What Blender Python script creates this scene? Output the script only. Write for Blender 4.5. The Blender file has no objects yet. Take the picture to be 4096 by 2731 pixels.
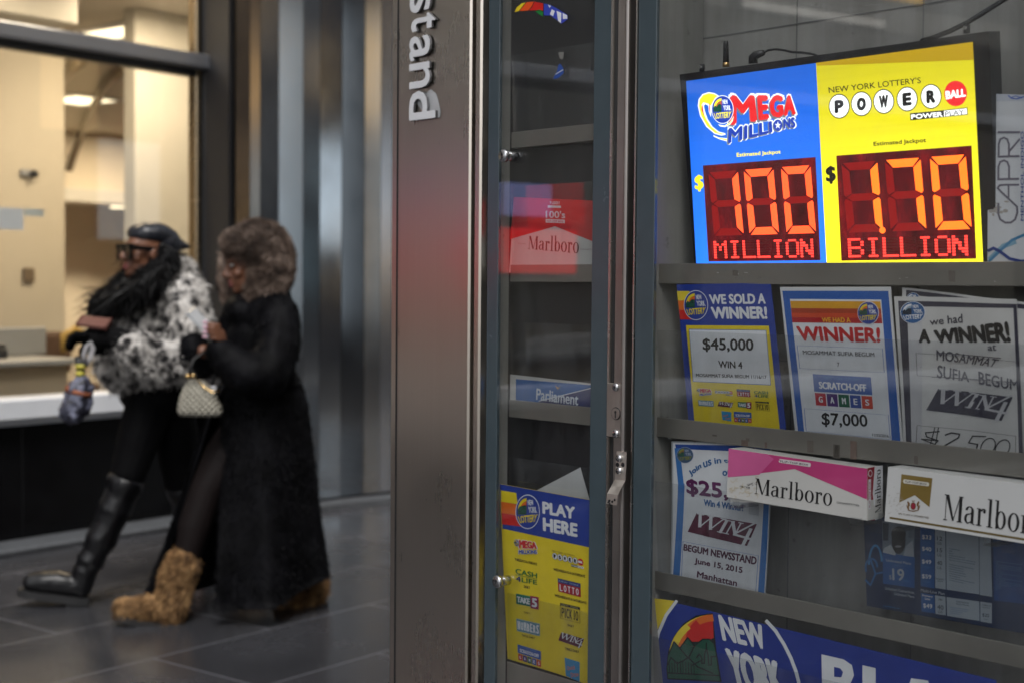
import bpy, bmesh, math, random
import numpy as np
from mathutils import Vector as V, Matrix as M, noise as mnoise
R_ = math.radians
random.seed(7); RNG = np.random.default_rng(7)
SC = bpy.context.scene; COL = SC.collection

# ------------------------------------------------------------------ camera, sky, sun, exposure
CAMZ = 1.47; FPX = 4096*50/36; PITCH = 2.3; ROLL = 0.5
CAM = V((0, 0, CAMZ))
ROT = M.Rotation(R_(90-PITCH), 3, 'X') @ M.Rotation(R_(ROLL), 3, 'Z')
cd = bpy.data.cameras.new('camera'); cam = bpy.data.objects.new('camera', cd); COL.objects.link(cam)
cam.matrix_world = M.Translation(CAM) @ ROT.to_4x4()
cd.lens = 50; cd.sensor_width = 36; cd.clip_start = .05; cd.clip_end = 2000
cd.dof.use_dof = True; cd.dof.focus_distance = 2.62; cd.dof.aperture_fstop = 3.6
SC.camera = cam
wd = bpy.data.worlds.new('World'); SC.world = wd; wd.use_nodes = True
nt = wd.node_tree; bg = nt.nodes['Background']
sky = nt.nodes.new('ShaderNodeTexSky'); sky.sky_type = 'NISHITA'; sky.sun_disc = False
SUN_EL, SUN_AZ = 52, 170      # azimuth clockwise from +Y
sky.sun_elevation = R_(SUN_EL); sky.sun_rotation = R_(SUN_AZ); sky.air_density = 1.0; sky.dust_density = 3.0; sky.ozone_density = 1.5
hs = nt.nodes.new('ShaderNodeHueSaturation'); hs.inputs['Saturation'].default_value = .2      # high thin overcast
nt.links.new(sky.outputs[0], hs.inputs['Color']); nt.links.new(hs.outputs[0], bg.inputs[0]); bg.inputs[1].default_value = 0.15
sd = bpy.data.lights.new('sun', 'SUN'); sd.energy = 1.5; sd.angle = R_(25); sd.color = (1, .97, .93)
sun = bpy.data.objects.new('sun', sd); COL.objects.link(sun)
_az = R_(SUN_AZ); _el = R_(SUN_EL)
sun.rotation_euler = V((math.sin(_az)*math.cos(_el), math.cos(_az)*math.cos(_el), math.sin(_el))).to_track_quat('Z', 'Y').to_euler()
sun.location = (0, -6, 12)
SC.view_settings.view_transform = 'Standard'; SC.view_settings.look = 'None'
SC.view_settings.exposure = 0.5; SC.view_settings.gamma = 1
SC.cycles.max_bounces = 10; SC.cycles.transparent_max_bounces = 24; SC.cycles.use_denoising = True
SC.cycles.caustics_reflective = False; SC.cycles.caustics_refractive = False
SC.cycles.sample_clamp_indirect = 4

# ------------------------------------------------------------------ sight lines
S_ = 4096/2352
def ray(x, y):                      # full size photo pixel -> direction with depth 1
    return ROT @ V(((x-2048)/FPX, (1365.5-y)/FPX, -1))
def hit(x, y, q, n):
    d = ray(x, y); return CAM + d*((q-CAM).dot(n)/d.dot(n))
def J(px, py, Y):                   # pixel of the 2352 wide view at a distance
    d = ray(px*S_, py*S_); return CAM + d*(Y/d.y)
def ground(px, py):
    return hit(px*S_, py*S_, V((0, 0, 0)), V((0, 0, 1)))
Zv = V((0, 0, 1))

# ------------------------------------------------------------------ materials
MATS = {}; EM = .60
def lin(c):
    return tuple((x/12.92 if x <= .04045 else ((x+.055)/1.055)**2.4) for x in [v/255 for v in c])
def base_mat(name):
    m = bpy.data.materials.new(name); m.use_nodes = True
    n = m.node_tree; p = n.nodes['Principled BSDF']; return m, n, p
def nd(n, t, **k):
    x = n.nodes.new(t)
    for a, b in k.items():
        if a in x.inputs.keys() if isinstance(a, str) else False: x.inputs[a].default_value = b
        else: setattr(x, a, b)
    return x
def ramp(n, src, stops):
    r = n.nodes.new('ShaderNodeValToRGB'); e = r.color_ramp.elements
    while len(e) < len(stops): e.new(.5)
    for el, (p, c) in zip(e, stops):
        el.position = p; el.color = c if len(c) == 4 else (*c, 1)
    n.links.new(src, r.inputs[0]); return r
def coords(n, scale=(1, 1, 1), rot=0, out='Object'):
    tc = n.nodes.new('ShaderNodeTexCoord'); mp = n.nodes.new('ShaderNodeMapping')
    mp.inputs['Scale'].default_value = scale; mp.inputs['Rotation'].default_value[2] = rot
    n.links.new(tc.outputs[out], mp.inputs[0]); return mp.outputs[0]
def tex(n, vec, scale, detail=4, rough=.55):
    t = n.nodes.new('ShaderNodeTexNoise'); t.inputs['Scale'].default_value = scale
    t.inputs['Detail'].default_value = detail; t.inputs['Roughness'].default_value = rough
    n.links.new(vec, t.inputs['Vector']); return t.outputs['Fac']
def mixc(n, fac, a, b, mode='MIX'):
    x = n.nodes.new('ShaderNodeMix'); x.data_type = 'RGBA'; x.blend_type = mode
    for s, v in ((0, fac), (6, a), (7, b)):
        if hasattr(v, 'links') or hasattr(v, 'is_linked'): n.links.new(v, x.inputs[s])
        else: x.inputs[s].default_value = v if s == 0 else (*v, 1)
    return x.outputs[2]
def bump(n, p, h, strength=.2, dist=.01):
    b = n.nodes.new('ShaderNodeBump'); b.inputs['Strength'].default_value = strength; b.inputs['Distance'].default_value = dist
    n.links.new(h, b.inputs['Height']); n.links.new(b.outputs[0], p.inputs['Normal']); return b
def plain(name, col, rough=.5, metal=0, var=.15, scale=9, bstr=.1, spec=.5, coat=0):
    """solid colour with uneven dirt, roughness and a faint bump"""
    if name in MATS: return MATS[name]
    m, n, p = base_mat(name); v = coords(n); f = tex(n, v, scale, 6)
    c = ramp(n, f, [(.25, tuple(x*(1-var) for x in col)), (.75, tuple(min(1, x*(1+var)) for x in col))])
    n.links.new(c.outputs[0], p.inputs['Base Color'])
    r = ramp(n, f, [(.2, (max(0, rough-.08),)*3), (.8, (min(1, rough+.08),)*3)]); n.links.new(r.outputs[0], p.inputs['Roughness'])
    p.inputs['Metallic'].default_value = metal; p.inputs['Specular IOR Level'].default_value = spec; p.inputs['Coat Weight'].default_value = coat
    if bstr: bump(n, p, tex(n, v, scale*6, 3), bstr, .002)
    MATS[name] = m; return m
def ink(r, g, b):
    """printed colour on paper, slightly faded in patches"""
    k = 'print_%d_%d_%d' % (r, g, b)
    if k in MATS: return MATS[k]
    m, n, p = base_mat(k); c = lin((r, g, b)); v = coords(n, out='Object')
    f = tex(n, v, 14, 5)
    cc = ramp(n, f, [(.3, tuple(x*.88 for x in c)), (.7, tuple(min(.85, x*1.04+.004) for x in c))])
    n.links.new(cc.outputs[0], p.inputs['Base Color']); p.inputs['Roughness'].default_value = .42
    p.inputs['Specular IOR Level'].default_value = .35
    MATS[k] = m; return m
def glow(r, g, b, s, name=None, base=None):
    k = name or 'lit_%d_%d_%d_%d' % (r, g, b, int(s*100))
    if k in MATS: return MATS[k]
    m, n, p = base_mat(k); c = lin((r, g, b)); p.inputs['Base Color'].default_value = (*[x*.25 for x in c], 1)
    p.inputs['Emission Color'].default_value = (*c, 1); p.inputs['Emission Strength'].default_value = s*EM; p.inputs['Roughness'].default_value = .35
    MATS[k] = m; return m
def glass_mat(name, tint=(.93, .96, .96), dust=.03, ior=1.5, streak=True):
    if name in MATS: return MATS[name]
    m, n, p = base_mat(name); n.nodes.remove(p); out = n.nodes['Material Output']
    tr = n.nodes.new('ShaderNodeBsdfTransparent'); tr.inputs[0].default_value = (*tint, 1)
    gl = n.nodes.new('ShaderNodeBsdfGlossy'); gl.inputs['Roughness'].default_value = .015; gl.inputs[0].default_value = (.95, .95, .95, 1)
    lw = n.nodes.new('ShaderNodeLayerWeight'); lw.inputs[0].default_value = .5
    f0 = ((ior-1)/(ior+1))**2
    pw = n.nodes.new('ShaderNodeMath'); pw.operation = 'POWER'; pw.inputs[1].default_value = 5; n.links.new(lw.outputs['Facing'], pw.inputs[0])
    fr = n.nodes.new('ShaderNodeMath'); fr.operation = 'MULTIPLY_ADD'; fr.inputs[1].default_value = 1-f0; fr.inputs[2].default_value = f0; n.links.new(pw.outputs[0], fr.inputs[0])
    mx = n.nodes.new('ShaderNodeMixShader'); n.links.new(fr.outputs[0], mx.inputs[0]); n.links.new(tr.outputs[0], mx.inputs[1]); n.links.new(gl.outputs[0], mx.inputs[2])
    df = n.nodes.new('ShaderNodeBsdfDiffuse'); df.inputs[0].default_value = (.55, .55, .56, 1)
    v = coords(n, (6, 6, .8)); f = tex(n, v, 3, 6, .65)
    v2 = coords(n); f2 = tex(n, v2, 160, 2)
    d1 = ramp(n, f, [(.42, (0, 0, 0)), (.72, (dust, dust, dust))]); d2 = ramp(n, f2, [(.74, (0, 0, 0)), (.8, (dust*4,)*3)])
    ad = mixc(n, 1.0, d1.outputs[0], d2.outputs[0], 'ADD')
    mx2 = n.nodes.new('ShaderNodeMixShader'); n.links.new(ad, mx2.inputs[0]); n.links.new(mx.outputs[0], mx2.inputs[1]); n.links.new(df.outputs[0], mx2.inputs[2])
    n.links.new(mx2.outputs[0], out.inputs[0]); MATS[name] = m; return m
def brushed(name, col, rough=.3, axis='v', aniso=.6, stain=.12, scale=1.0):
    """brushed stainless steel: fine streaks along one axis plus blotchy dirt"""
    if name in MATS: return MATS[name]
    m, n, p = base_mat(name)
    sc = (260, 260, 1.2) if axis == 'v' else (2.0, 2.0, 300)
    f = tex(n, coords(n, sc), 1.0, 3, .6); g = tex(n, coords(n), 3.2*scale, 6, .6)
    c = ramp(n, g, [(.25, tuple(x*(1-stain) for x in col)), (.75, col)])
    c2 = mixc(n, .03, c.outputs[0], ramp(n, f, [(.3, (.02, .02, .02)), (.7, (1, 1, 1))]).outputs[0], 'OVERLAY')
    n.links.new(c2, p.inputs['Base Color']); p.inputs['Metallic'].default_value = 1
    r = mixc(n, .5, ramp(n, f, [(.3, (rough-.01,)*3), (.7, (rough+.02,)*3)]).outputs[0], ramp(n, g, [(.3, (rough-.05,)*3), (.7, (rough+.1,)*3)]).outputs[0])
    n.links.new(r, p.inputs['Roughness']); p.inputs['Anisotropic'].default_value = aniso
    bump(n, p, f, .006, .0002); MATS[name] = m; return m

# ------------------------------------------------------------------ mesh helpers
def tag(o, label=None, cat=None, group=None, kind=None):
    if label: o['label'] = label
    if cat: o['category'] = cat
    if group: o['group'] = group
    if kind: o['kind'] = kind
    return o
def empty(name, loc, label, cat, group=None):
    o = bpy.data.objects.new(name, None); COL.objects.link(o); o.location = loc; o.empty_display_size = .1
    return tag(o, label, cat, group)
class MB:
    """collects shapes in world space, links them as one mesh object"""
    def __init__(s): s.v = []; s.f = []; s.mi = []; s.sm = []; s.mats = []
    def m(s, mat):
        if mat not in s.mats: s.mats.append(mat)
        return s.mats.index(mat)
    def add(s, vs, fs, mat, smooth=False):
        b = len(s.v); s.v += [tuple(x) for x in vs]; i = s.m(mat)
        for f in fs: s.f.append([b+k for k in f]); s.mi.append(i); s.sm.append(smooth)
    def bm(s, b, mat, smooth=False, T=None):
        b.verts.index_update()
        if T:
            o = T((0, 0, 0)); flip = (T((1, 0, 0))-o).cross(T((0, 1, 0))-o).dot(T((0, 0, 1))-o) < 0
            if flip: bmesh.ops.reverse_faces(b, faces=b.faces)
        s.add([(T(v.co) if T else v.co.copy()) for v in b.verts], [[v.index for v in f.verts] for f in b.faces], mat, smooth); b.free()
    def box(s, a, c, mat, T=None, bevel=0, seg=1):
        b = bmesh.new(); bmesh.ops.create_cube(b, size=1)
        for v in b.verts:
            v.co = V([(a[k]+c[k])/2+v.co[k]*(c[k]-a[k]) for k in range(3)])
        if bevel: bmesh.ops.bevel(b, geom=list(b.edges), offset=min(bevel, .45*min(abs(c[k]-a[k]) for k in range(3))), segments=seg, affect='EDGES', profile=.5)
        bmesh.ops.recalc_face_normals(b, faces=b.faces)
        s.bm(b, mat, False, T)
    def tube(s, pts, rad, mat, seg=10, caps=True, smooth=True, flat=None):
        pts = [V(p) for p in pts]; n = len(pts); rad = rad if isinstance(rad, (list, tuple)) else [rad]*n
        up = None; vs = []; fs = []
        for i, p in enumerate(pts):
            t = (pts[min(i+1, n-1)]-pts[max(i-1, 0)]).normalized()
            if up is None:
                up = t.orthogonal().normalized()
                if flat: up = (flat - t*flat.dot(t)).normalized()
            up = (up - t*up.dot(t)).normalized(); w = t.cross(up)
            r = rad[i]; ra, rb = r if isinstance(r, (list, tuple)) else (r, r)
            for k in range(seg):
                a = 2*math.pi*k/seg; vs.append(p+up*math.cos(a)*ra+w*math.sin(a)*rb)
        for i in range(n-1):
            for k in range(seg):
                k2 = (k+1) % seg; fs.append([i*seg+k, i*seg+k2, (i+1)*seg+k2, (i+1)*seg+k])
        if caps: fs.append(list(range(seg))[::-1]); fs.append([(n-1)*seg+k for k in range(seg)])
        s.add(vs, fs, mat, smooth)
    def ball(s, c, r, mat, rot=None, sub=3):
        b = bmesh.new(); bmesh.ops.create_icosphere(b, subdivisions=sub, radius=1)
        r = r if isinstance(r, (list, tuple)) else (r, r, r); c = V(c)
        for v in b.verts:
            q = V((v.co.x*r[0], v.co.y*r[1], v.co.z*r[2])); v.co = c + (rot @ q if rot else q)
        s.bm(b, mat, True)
    def cyl(s, c, ax, r, h, mat, seg=20, r2=None, bev=0):
        ax = V(ax).normalized(); c = V(c); r2 = r if r2 is None else r2
        if bev: s.tube([c, c+ax*(h-bev), c+ax*h], [r, r2, r2-bev], mat, seg, True, False)
        else: s.tube([c, c+ax*h], [r, r2], mat, seg, True, False)
    def build(s, name, parent=None, origin=None, kind=None, fix=True):
        me = bpy.data.meshes.new(name)
        if parent: org = parent.matrix_world.translation if False else V(parent['_w']) if '_w' in parent else V(parent.location)
        elif origin is not None: org = V(origin)
        else:
            a = np.array(s.v); org = V(((a[:, 0].min()+a[:, 0].max())/2, (a[:, 1].min()+a[:, 1].max())/2, a[:, 2].min()))
        me.from_pydata([tuple(V(v)-org) for v in s.v], [], s.f)
        for m in s.mats: me.materials.append(m)
        me.polygons.foreach_set('material_index', s.mi); me.polygons.foreach_set('use_smooth', s.sm); me.update()
        o = bpy.data.objects.new(name, me); COL.objects.link(o)
        if parent: o.parent = parent; o['_w'] = tuple(org)
        else: o.location = org
        if kind: o['kind'] = kind
        return o
def done():
    for o in bpy.data.objects:
        if '_w' in o: del o['_w']

# ------------------------------------------------------------------ lettering
_TX = {}
def text_mesh(body):
    if body in _TX: return _TX[body]
    c = bpy.data.curves.new('t', 'FONT'); c.body = body; c.size = 1; c.resolution_u = 3
    o = bpy.data.objects.new('t', c); COL.objects.link(o)
    me = o.to_mesh()
    vs = [(v.co.x, v.co.y) for v in me.vertices]; fs = [list(p.vertices) for p in me.polygons]
    o.to_mesh_clear(); bpy.data.objects.remove(o); bpy.data.curves.remove(c)
    xs = [a for a, _ in vs]; ys = [b for _, b in vs]
    x0, x1, y0, y1 = min(xs), max(xs), min(ys), max(ys)
    vs = [((x-x0)/(x1-x0), 1-(y-y0)/(y1-y0)) for x, y in vs]
    _TX[body] = (vs, fs, (x1-x0)/(y1-y0)); return _TX[body]
def bil(q, u, v):
    (ax, ay), (bx, by), (cx, cy), (dx, dy) = q
    return ((ax*(1-u)+bx*u)*(1-v)+(dx*(1-u)+cx*u)*v, (ay*(1-u)+by*u)*(1-v)+(dy*(1-u)+cy*u)*v)
class Canvas:
    """flat printing on a sheet: coordinates run through fn to the photo's, then onto the sheet's own plane"""
    def __init__(s, sheet, fn): s.S = sheet; s.fn = fn
    def sub(s, *q):
        if len(q) == 1: q = q[0]
        if len(q) == 4 and not isinstance(q[0], (tuple, list)):
            x0, y0, x1, y1 = q; q = ((x0, y0), (x1, y0), (x1, y1), (x0, y1))
        return Canvas(s.S, lambda x, y, q=q: s.fn(*bil(q, x, y)))
    def poly(s, pts, mat, lay=1): s.S.put([s.fn(*p) for p in pts], [list(range(len(pts)))], mat, lay)
    def rect(s, x0, y0, x1, y1, mat, lay=1, nx=1, ny=1):
        vs = [(x0+(x1-x0)*i/nx, y0+(y1-y0)*j/ny) for j in range(ny+1) for i in range(nx+1)]
        fs = [[j*(nx+1)+i, j*(nx+1)+i+1, (j+1)*(nx+1)+i+1, (j+1)*(nx+1)+i] for j in range(ny) for i in range(nx)]
        s.S.put([s.fn(*p) for p in vs], fs, mat, lay)
    def quad(s, q, mat, lay=1, nx=6, ny=6): s.sub(q).rect(0, 0, 1, 1, mat, lay, nx, ny)
    def frame(s, x0, y0, x1, y1, tx, ty, mat, lay=1):
        s.rect(x0, y0, x1, y0+ty, mat, lay, 6, 1); s.rect(x0, y1-ty, x1, y1, mat, lay, 6, 1)
        s.rect(x0, y0+ty, x0+tx, y1-ty, mat, lay, 1, 6); s.rect(x1-tx, y0+ty, x1, y1-ty, mat, lay, 1, 6)
    def oval(s, cx, cy, rx, ry, mat, lay=1, n=28, a0=0, a1=360):
        s.poly([(cx+rx*math.cos(R_(a0+(a1-a0)*k/n)), cy+ry*math.sin(R_(a0+(a1-a0)*k/n))) for k in range(n)], mat, lay)
    def ring(s, cx, cy, rx, ry, w, mat, lay=1, n=28, a0=0, a1=360, wy=None):
        wy = w if wy is None else wy; vs = []
        for k in range(n+1):
            a = R_(a0+(a1-a0)*k/n); c, d = math.cos(a), math.sin(a)
            vs += [(cx+rx*c, cy+ry*d), (cx+(rx-w)*c, cy+(ry-wy)*d)]
        s.S.put([s.fn(*p) for p in vs], [[2*k, 2*k+1, 2*k+3, 2*k+2] for k in range(n)], mat, lay)
    def line(s, pts, w, mat, lay=1, wy=None):
        """stroke with round-ish joints; w in x units, wy in y units"""
        wy = wy or w
        for (x0, y0), (x1, y1) in zip(pts[:-1], pts[1:]):
            dx, dy = (x1-x0)/w, (y1-y0)/wy; L = math.hypot(dx, dy) or 1; nx, ny = -dy/L*w/2, dx/L*wy/2; ex, ey = dx/L*w*.3, dy/L*wy*.3
            s.poly([(x0+nx-ex, y0+ny-ey), (x1+nx+ex, y1+ny+ey), (x1-nx+ex, y1-ny+ey), (x0-nx-ex, y0-ny-ey)], mat, lay)
    def text(s, body, x0, y0, x1, y1, mat, lay=2, bold=0, warp=None, slant=0):
        vs, fs, asp = text_mesh(body)
        offs = [(0, 0)] if not bold else [(bold*math.cos(k*math.pi/3), bold*math.sin(k*math.pi/3)) for k in range(6)]+[(0, 0)]
        H = y1-y0; b = bold*abs(H)
        for k, (ox, oy) in enumerate(offs):
            pts = []
            for u, v in vs:
                # keep the ink box fixed while emboldening
                bx = bold*abs(H)/max(1e-9, abs(H))
                x = x0+b*s.ax+(x1-x0-2*b*s.ax)*u+ox*H*s.ax+slant*(1-v)*H; y = y0+b+(H-2*b)*v+oy*H
                if warp: x, y = warp((x-x0)/(x1-x0), (y-y0)/H)
                pts.append(s.fn(x, y))
            s.S.put(pts, fs, mat, lay, .07*k)
    ax = 1.0
class Sheet:
    """a sheet (poster, box face, lamp panel) on a real plane"""
    def __init__(s, q, n, bend=None, lay=.00022):
        s.q = q; s.n = n.normalized(); s.b = MB(); s.lay = lay; s.bend = bend; s.k = 0
    def at(s, x, y, h=0):
        p = hit(x, y, s.q, s.n)
        if s.bend: p = p + s.n*s.bend(p)
        return p + s.n*h
    def put(s, pts, fs, mat, lay, extra=0):
        s.k = (s.k+1) % 24
        h = (lay+extra)*s.lay + s.k*s.lay*.02
        if s.bend:
            b = bmesh.new(); vv = [b.verts.new(hit(x, y, s.q, s.n)) for x, y in pts]
            for f in fs:
                try: b.faces.new([vv[k] for k in f])
                except ValueError: pass
            if any(e.calc_length() > .022 for e in b.edges):
                bmesh.ops.triangulate(b, faces=[f for f in b.faces if len(f.verts) != 4])
                for _ in range(5):
                    L = [e for e in b.edges if e.calc_length() > .022]
                    if not L: break
                    bmesh.ops.subdivide_edges(b, edges=L, cuts=1, use_grid_fill=True)
            for v in b.verts: v.co += s.n*(s.bend(v.co.copy())+h)
            s.b.bm(b, mat); return
        s.b.add([s.at(x, y, h) for x, y in pts], fs, mat)
    def zoom(s, ox, oy, sc): return Canvas(s, lambda x, y: (ox+x/sc, oy+y/sc))
    def slab(s, quad, mat, th, nx=10, ny=12, edge=None, zoom=(0, 0, 1)):
        """front, back and sides of the sheet itself"""
        ox, oy, sc = zoom; quad = [(ox+x/sc, oy+y/sc) for x, y in quad]
        g = [[bil(quad, i/nx, j/ny) for i in range(nx+1)] for j in range(ny+1)]
        vs = [s.at(*g[j][i]) for j in range(ny+1) for i in range(nx+1)]; n0 = len(vs)
        vs += [s.at(*g[j][i], -th) for j in range(ny+1) for i in range(nx+1)]
        W = nx+1; fr = [[j*W+i, (j+1)*W+i, (j+1)*W+i+1, j*W+i+1] for j in range(ny) for i in range(nx)]
        bk = [[n0+k for k in f[::-1]] for f in fr]; rim = []
        loop = [i for i in range(W)]+[j*W+nx for j in range(1, ny+1)]+[ny*W+i for i in range(nx-1, -1, -1)]+[j*W for j in range(ny-1, 0, -1)]
        for a, b in zip(loop, loop[1:]+loop[:1]): rim.append([a, b, n0+b, n0+a])
        s.b.add(vs, fr+bk, mat); s.b.add(vs, rim, edge or mat)
    def build(s, name, **k): return s.b.build(name, **k)

Z1 = (0, 0, 1.47); Z2 = (0, 800, 1.5679); Z3 = (0, 1700, 1.47); Z4 = (1500, 0, 1.5683); Z5 = (1500, 900, 1.5683); Z6 = (1500, 1800, 1.6842)
Q1 = (2600, 0, 1.4519); Q2 = (2600, 1050, 2.24); Q3 = (3300, 1050, 1.9598); Q4 = (2600, 1700, 2.24); Q5 = (3300, 1700, 1.9598); Q6 = (2500, 2250, 1.4737)
QC = (3850, 300, 2.0122); QM = (2740, 350, 4.704); QL = (2250, 1500, 2.8); P_ = (0, 0, 1/S_)
def zf(z, x, y): return (z[0]+x/z[2], z[1]+y/z[2])

# ------------------------------------------------------------------ newsstand frame: u along the face (nearer), d outward, z up
_v = ray(-1830*S_, 612*S_); FARD = V((_v.x, _v.y, 0)).normalized(); U = -FARD
N = V((U.y, -U.x, 0)); N = N if N.dot(CAM - J(1900, 700, 2.4)) > 0 else -N
_q = CAM + ray(1991*S_, 1130*S_)*2.364
KG = _q + N*.014                                  # a point of the glass plane
O_ = hit(2048, 1365, KG, N); O_.z = 0
def kp(u, d, z): return O_ + U*u + N*d + Zv*z
def KT(c): return kp(c[0], c[1], c[2])
def kuz(fx, fy, d=0):
    p = hit(fx, fy, KG+N*d, N) - O_; return p.dot(U), p.z
def ku(px, d=0, py=784): return kuz(px*S_, py*S_, d)[0]
def kz(px, py, d=0): return kuz(px*S_, py*S_, d)[1]
def leanplane(px, py, d, deg):
    """plane through the face point seen at (px,py) set d out, top tipped out by deg"""
    p = hit(px*S_, py*S_, KG+N*d, N); a = R_(deg); return p, (N*math.cos(a) - Zv*math.sin(a)).normalized()


# ------------------------------------------------------------------ ground
FA = ground(0, 1253); _v = ray(3700*S_, 690*S_); FD = V((_v.x, _v.y, 0)).normalized()     # storefront foot and its direction (away, right)
FI = V((-FD.y, FD.x, 0))                                                                 # into the building
def fp(s, q, z): return FA + FD*s + FI*q + Zv*z
def FT(c): return fp(c[0], c[1], c[2])
def fsz(px, py, q=0):
    p = hit(px*S_, py*S_, FA+FI*q, FI) - FA; return p.dot(FD), p.z
def fs_(px, q=0, py=784): return fsz(px, py, q)[0]

def paving():
    m, n, p = base_mat('dark_stone_paving')
    ang = math.atan2(FD.y, FD.x)
    tc = n.nodes.new('ShaderNodeTexCoord'); mp = n.nodes.new('ShaderNodeMapping'); mp.vector_type = 'TEXTURE'
    j = ground(351, 1511); mp.inputs['Location'].default_value = (j.x, j.y, 0); mp.inputs['Rotation'].default_value[2] = ang
    n.links.new(tc.outputs['Object'], mp.inputs[0]); v = mp.outputs[0]
    br = n.nodes.new('ShaderNodeTexBrick'); n.links.new(v, br.inputs['Vector'])
    br.inputs['Scale'].default_value = 1; br.inputs['Brick Width'].default_value = 1.22; br.inputs['Row Height'].default_value = .62
    br.inputs['Mortar Size'].default_value = .006; br.inputs['Mortar Smooth'].default_value = .35; br.offset = .5
    br.inputs['Color1'].default_value = (.040, .041, .046, 1); br.inputs['Color2'].default_value = (.055, .055, .061, 1); br.inputs['Mortar'].default_value = (.15, .15, .17, 1)
    v0 = coords(n); big = tex(n, v0, 1.7, 6, .6); fine = tex(n, v0, 55, 4, .7); sp = tex(n, v0, 130, 2, .5)
    c = mixc(n, .45, br.outputs['Color'], ramp(n, big, [(.3, (.35, .34, .33)), (.7, (.75, .74, .74))]).outputs[0], 'OVERLAY')
    c = mixc(n, .45, c, ramp(n, fine, [(.3, (.2, .2, .2)), (.75, (.8, .8, .8))]).outputs[0], 'OVERLAY')
    c = mixc(n, br.outputs['Fac'], c, (.145, .145, .16))
    vo = n.nodes.new('ShaderNodeTexVoronoi'); vo.inputs['Scale'].default_value = 34; n.links.new(v0, vo.inputs['Vector'])
    chip = ramp(n, vo.outputs['Distance'], [(.10, (1, 1, 1)), (.17, (0, 0, 0))])
    keep = ramp(n, tex(n, v0, 6, 3), [(.52, (0, 0, 0)), (.62, (.5, .5, .5))])
    f = mixc(n, 1, chip.outputs[0], keep.outputs[0], 'MULTIPLY')
    c = mixc(n, f, c, (.28, .28, .28)); n.links.new(c, p.inputs['Base Color'])
    r = ramp(n, big, [(.3, (.10,)*3), (.5, (.21,)*3), (.75, (.36,)*3)]); n.links.new(r.outputs[0], p.inputs['Roughness'])
    h = mixc(n, .5, fine, br.outputs['Fac'], 'SUBTRACT'); bump(n, p, h, .25, .004)
    return m
g = MB(); _c = [fp(a, b, 0) for a, b in ((-60, 4), (60, 4), (60, -5.2), (-60, -5.2))]
g.add(_c, [[0, 3, 2, 1]], paving()); tag(g.build('sidewalk', origin=(0, 0, 0)), kind='structure')
asph = plain('asphalt', (.05, .05, .052), .75, 0, .35, 3, .5)
g = MB(); _c = [fp(a, b, -.14) for a, b in ((-300, 300), (300, 300), (300, -300), (-300, -300))]; g.add(_c, [[0, 3, 2, 1]], asph)
tag(g.build('road', origin=(0, 0, -.14)), kind='structure')
g = MB(); g.box((-60, -5.5, -.3), (60, -5.2, .004), plain('kerb_granite', (.3, .3, .29), .7, 0, .2, 14, .3), FT, .012); tag(g.build('kerb'), kind='structure')

# ------------------------------------------------------------------ newsstand structure
steel = brushed('stainless_panel', (.66, .60, .53), .28, 'v', .4, .05)
steel2 = brushed('stainless_post', (.46, .42, .40), .32, 'v', .5, .3)
shelfst = plain('shelf_steel', (.215, .205, .185), .42, .55, .22, 5, .12)
def back_panel():
    m, n, p = base_mat('grey_back_panel'); v = coords(n)
    a = tex(n, v, 2.2, 6, .6); st = tex(n, coords(n, (9, 9, .7)), 2.0, 5, .65); sp = tex(n, v, 38, 3, .6)
    c = ramp(n, a, [(.25, (.175, .17, .16)), (.75, (.34, .335, .32))]); c = mixc(n, .5, c.outputs[0], ramp(n, st, [(.3, (.32, .31, .30)), (.7, (.68, .68, .68))]).outputs[0], 'OVERLAY')
    c = mixc(n, ramp(n, sp, [(.66, (0, 0, 0)), (.72, (.55, .55, .55))]).outputs[0], c, (.13, .12, .11)); n.links.new(c, p.inputs['Base Color']); p.inputs['Roughness'].default_value = .5; p.inputs['Metallic'].default_value = .1
    bump(n, p, sp, .1, .002); return m
backst = back_panel()
frit = plain('blue_grey_glass_border', (.052, .074, .088), .22, 0, .06, 20, 0, .5)
blackp = plain('black_rubber', (.012, .012, .014), .5, 0, .2, 20, .1)
glassk = glass_mat('case_glass', (.965, .975, .975), .013, 1.5)
acryl = glass_mat('acrylic', (.93, .935, .94), .05, 1.35)
whitel = plain('pale_enamel_letters', (.72, .73, .76), .35, 0, .06, 12, .05)
ZT = 2.75
us = dict(L=ku(906), pR=ku(1086), g1=ku(1092), g2=ku(1107), a0=ku(1117), a1=ku(1142), b0=ku(1357), b1=ku(1397), p0=ku(1407), p1=ku(1446), c0=ku(1456), c1=ku(1499))
uE = us['c1']+1.55
KR = kp(us['L']+.9, -.5, 0)
kiosk = empty('newsstand', KR, 'stainless steel newsstand with glass display cases full of lottery notices', 'newsstand')
def kbox(name, u0, u1, d0, d1, z0, z1, mat, bevel=.003, parent=None):
    b = MB(); b.box((u0, d0, z0), (u1, d1, z1), mat, KT, bevel); return b.build(name, parent or kiosk)
b = MB()
b.box((us['L'], -.06, 0), (us['pR'], .012, ZT), steel, KT, .004)
b.box((us['L']+.022, .012, 0), (us['L']+.026, .0135, ZT), blackp, KT)
corner = b.build('corner_panel', kiosk)
b = MB(); b.box((us['g1'], -.06, 0), (us['g2'], .008, ZT), steel, KT, .004); b.build('corner_strip', kiosk)
kbox('backing', us['L']+.004, us['p1']+.02, -.075, -.062, 0, ZT, blackp, 0)
kbox('side_wall', us['L'], us['L']+.012, -2.6, -.077, 0, ZT, steel)
kbox('base_panel', us['a0']-.01, uE, -.2, -.012, 0, .30, steel)
kbox('roof', us['L']-.15, uE+.15, -2.7, .18, ZT, ZT+.14, steel2, .01)
kbox('rear_wall', us['L']+.012, uE, -2.6, -2.585, 0, ZT, steel, 0)
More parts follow.
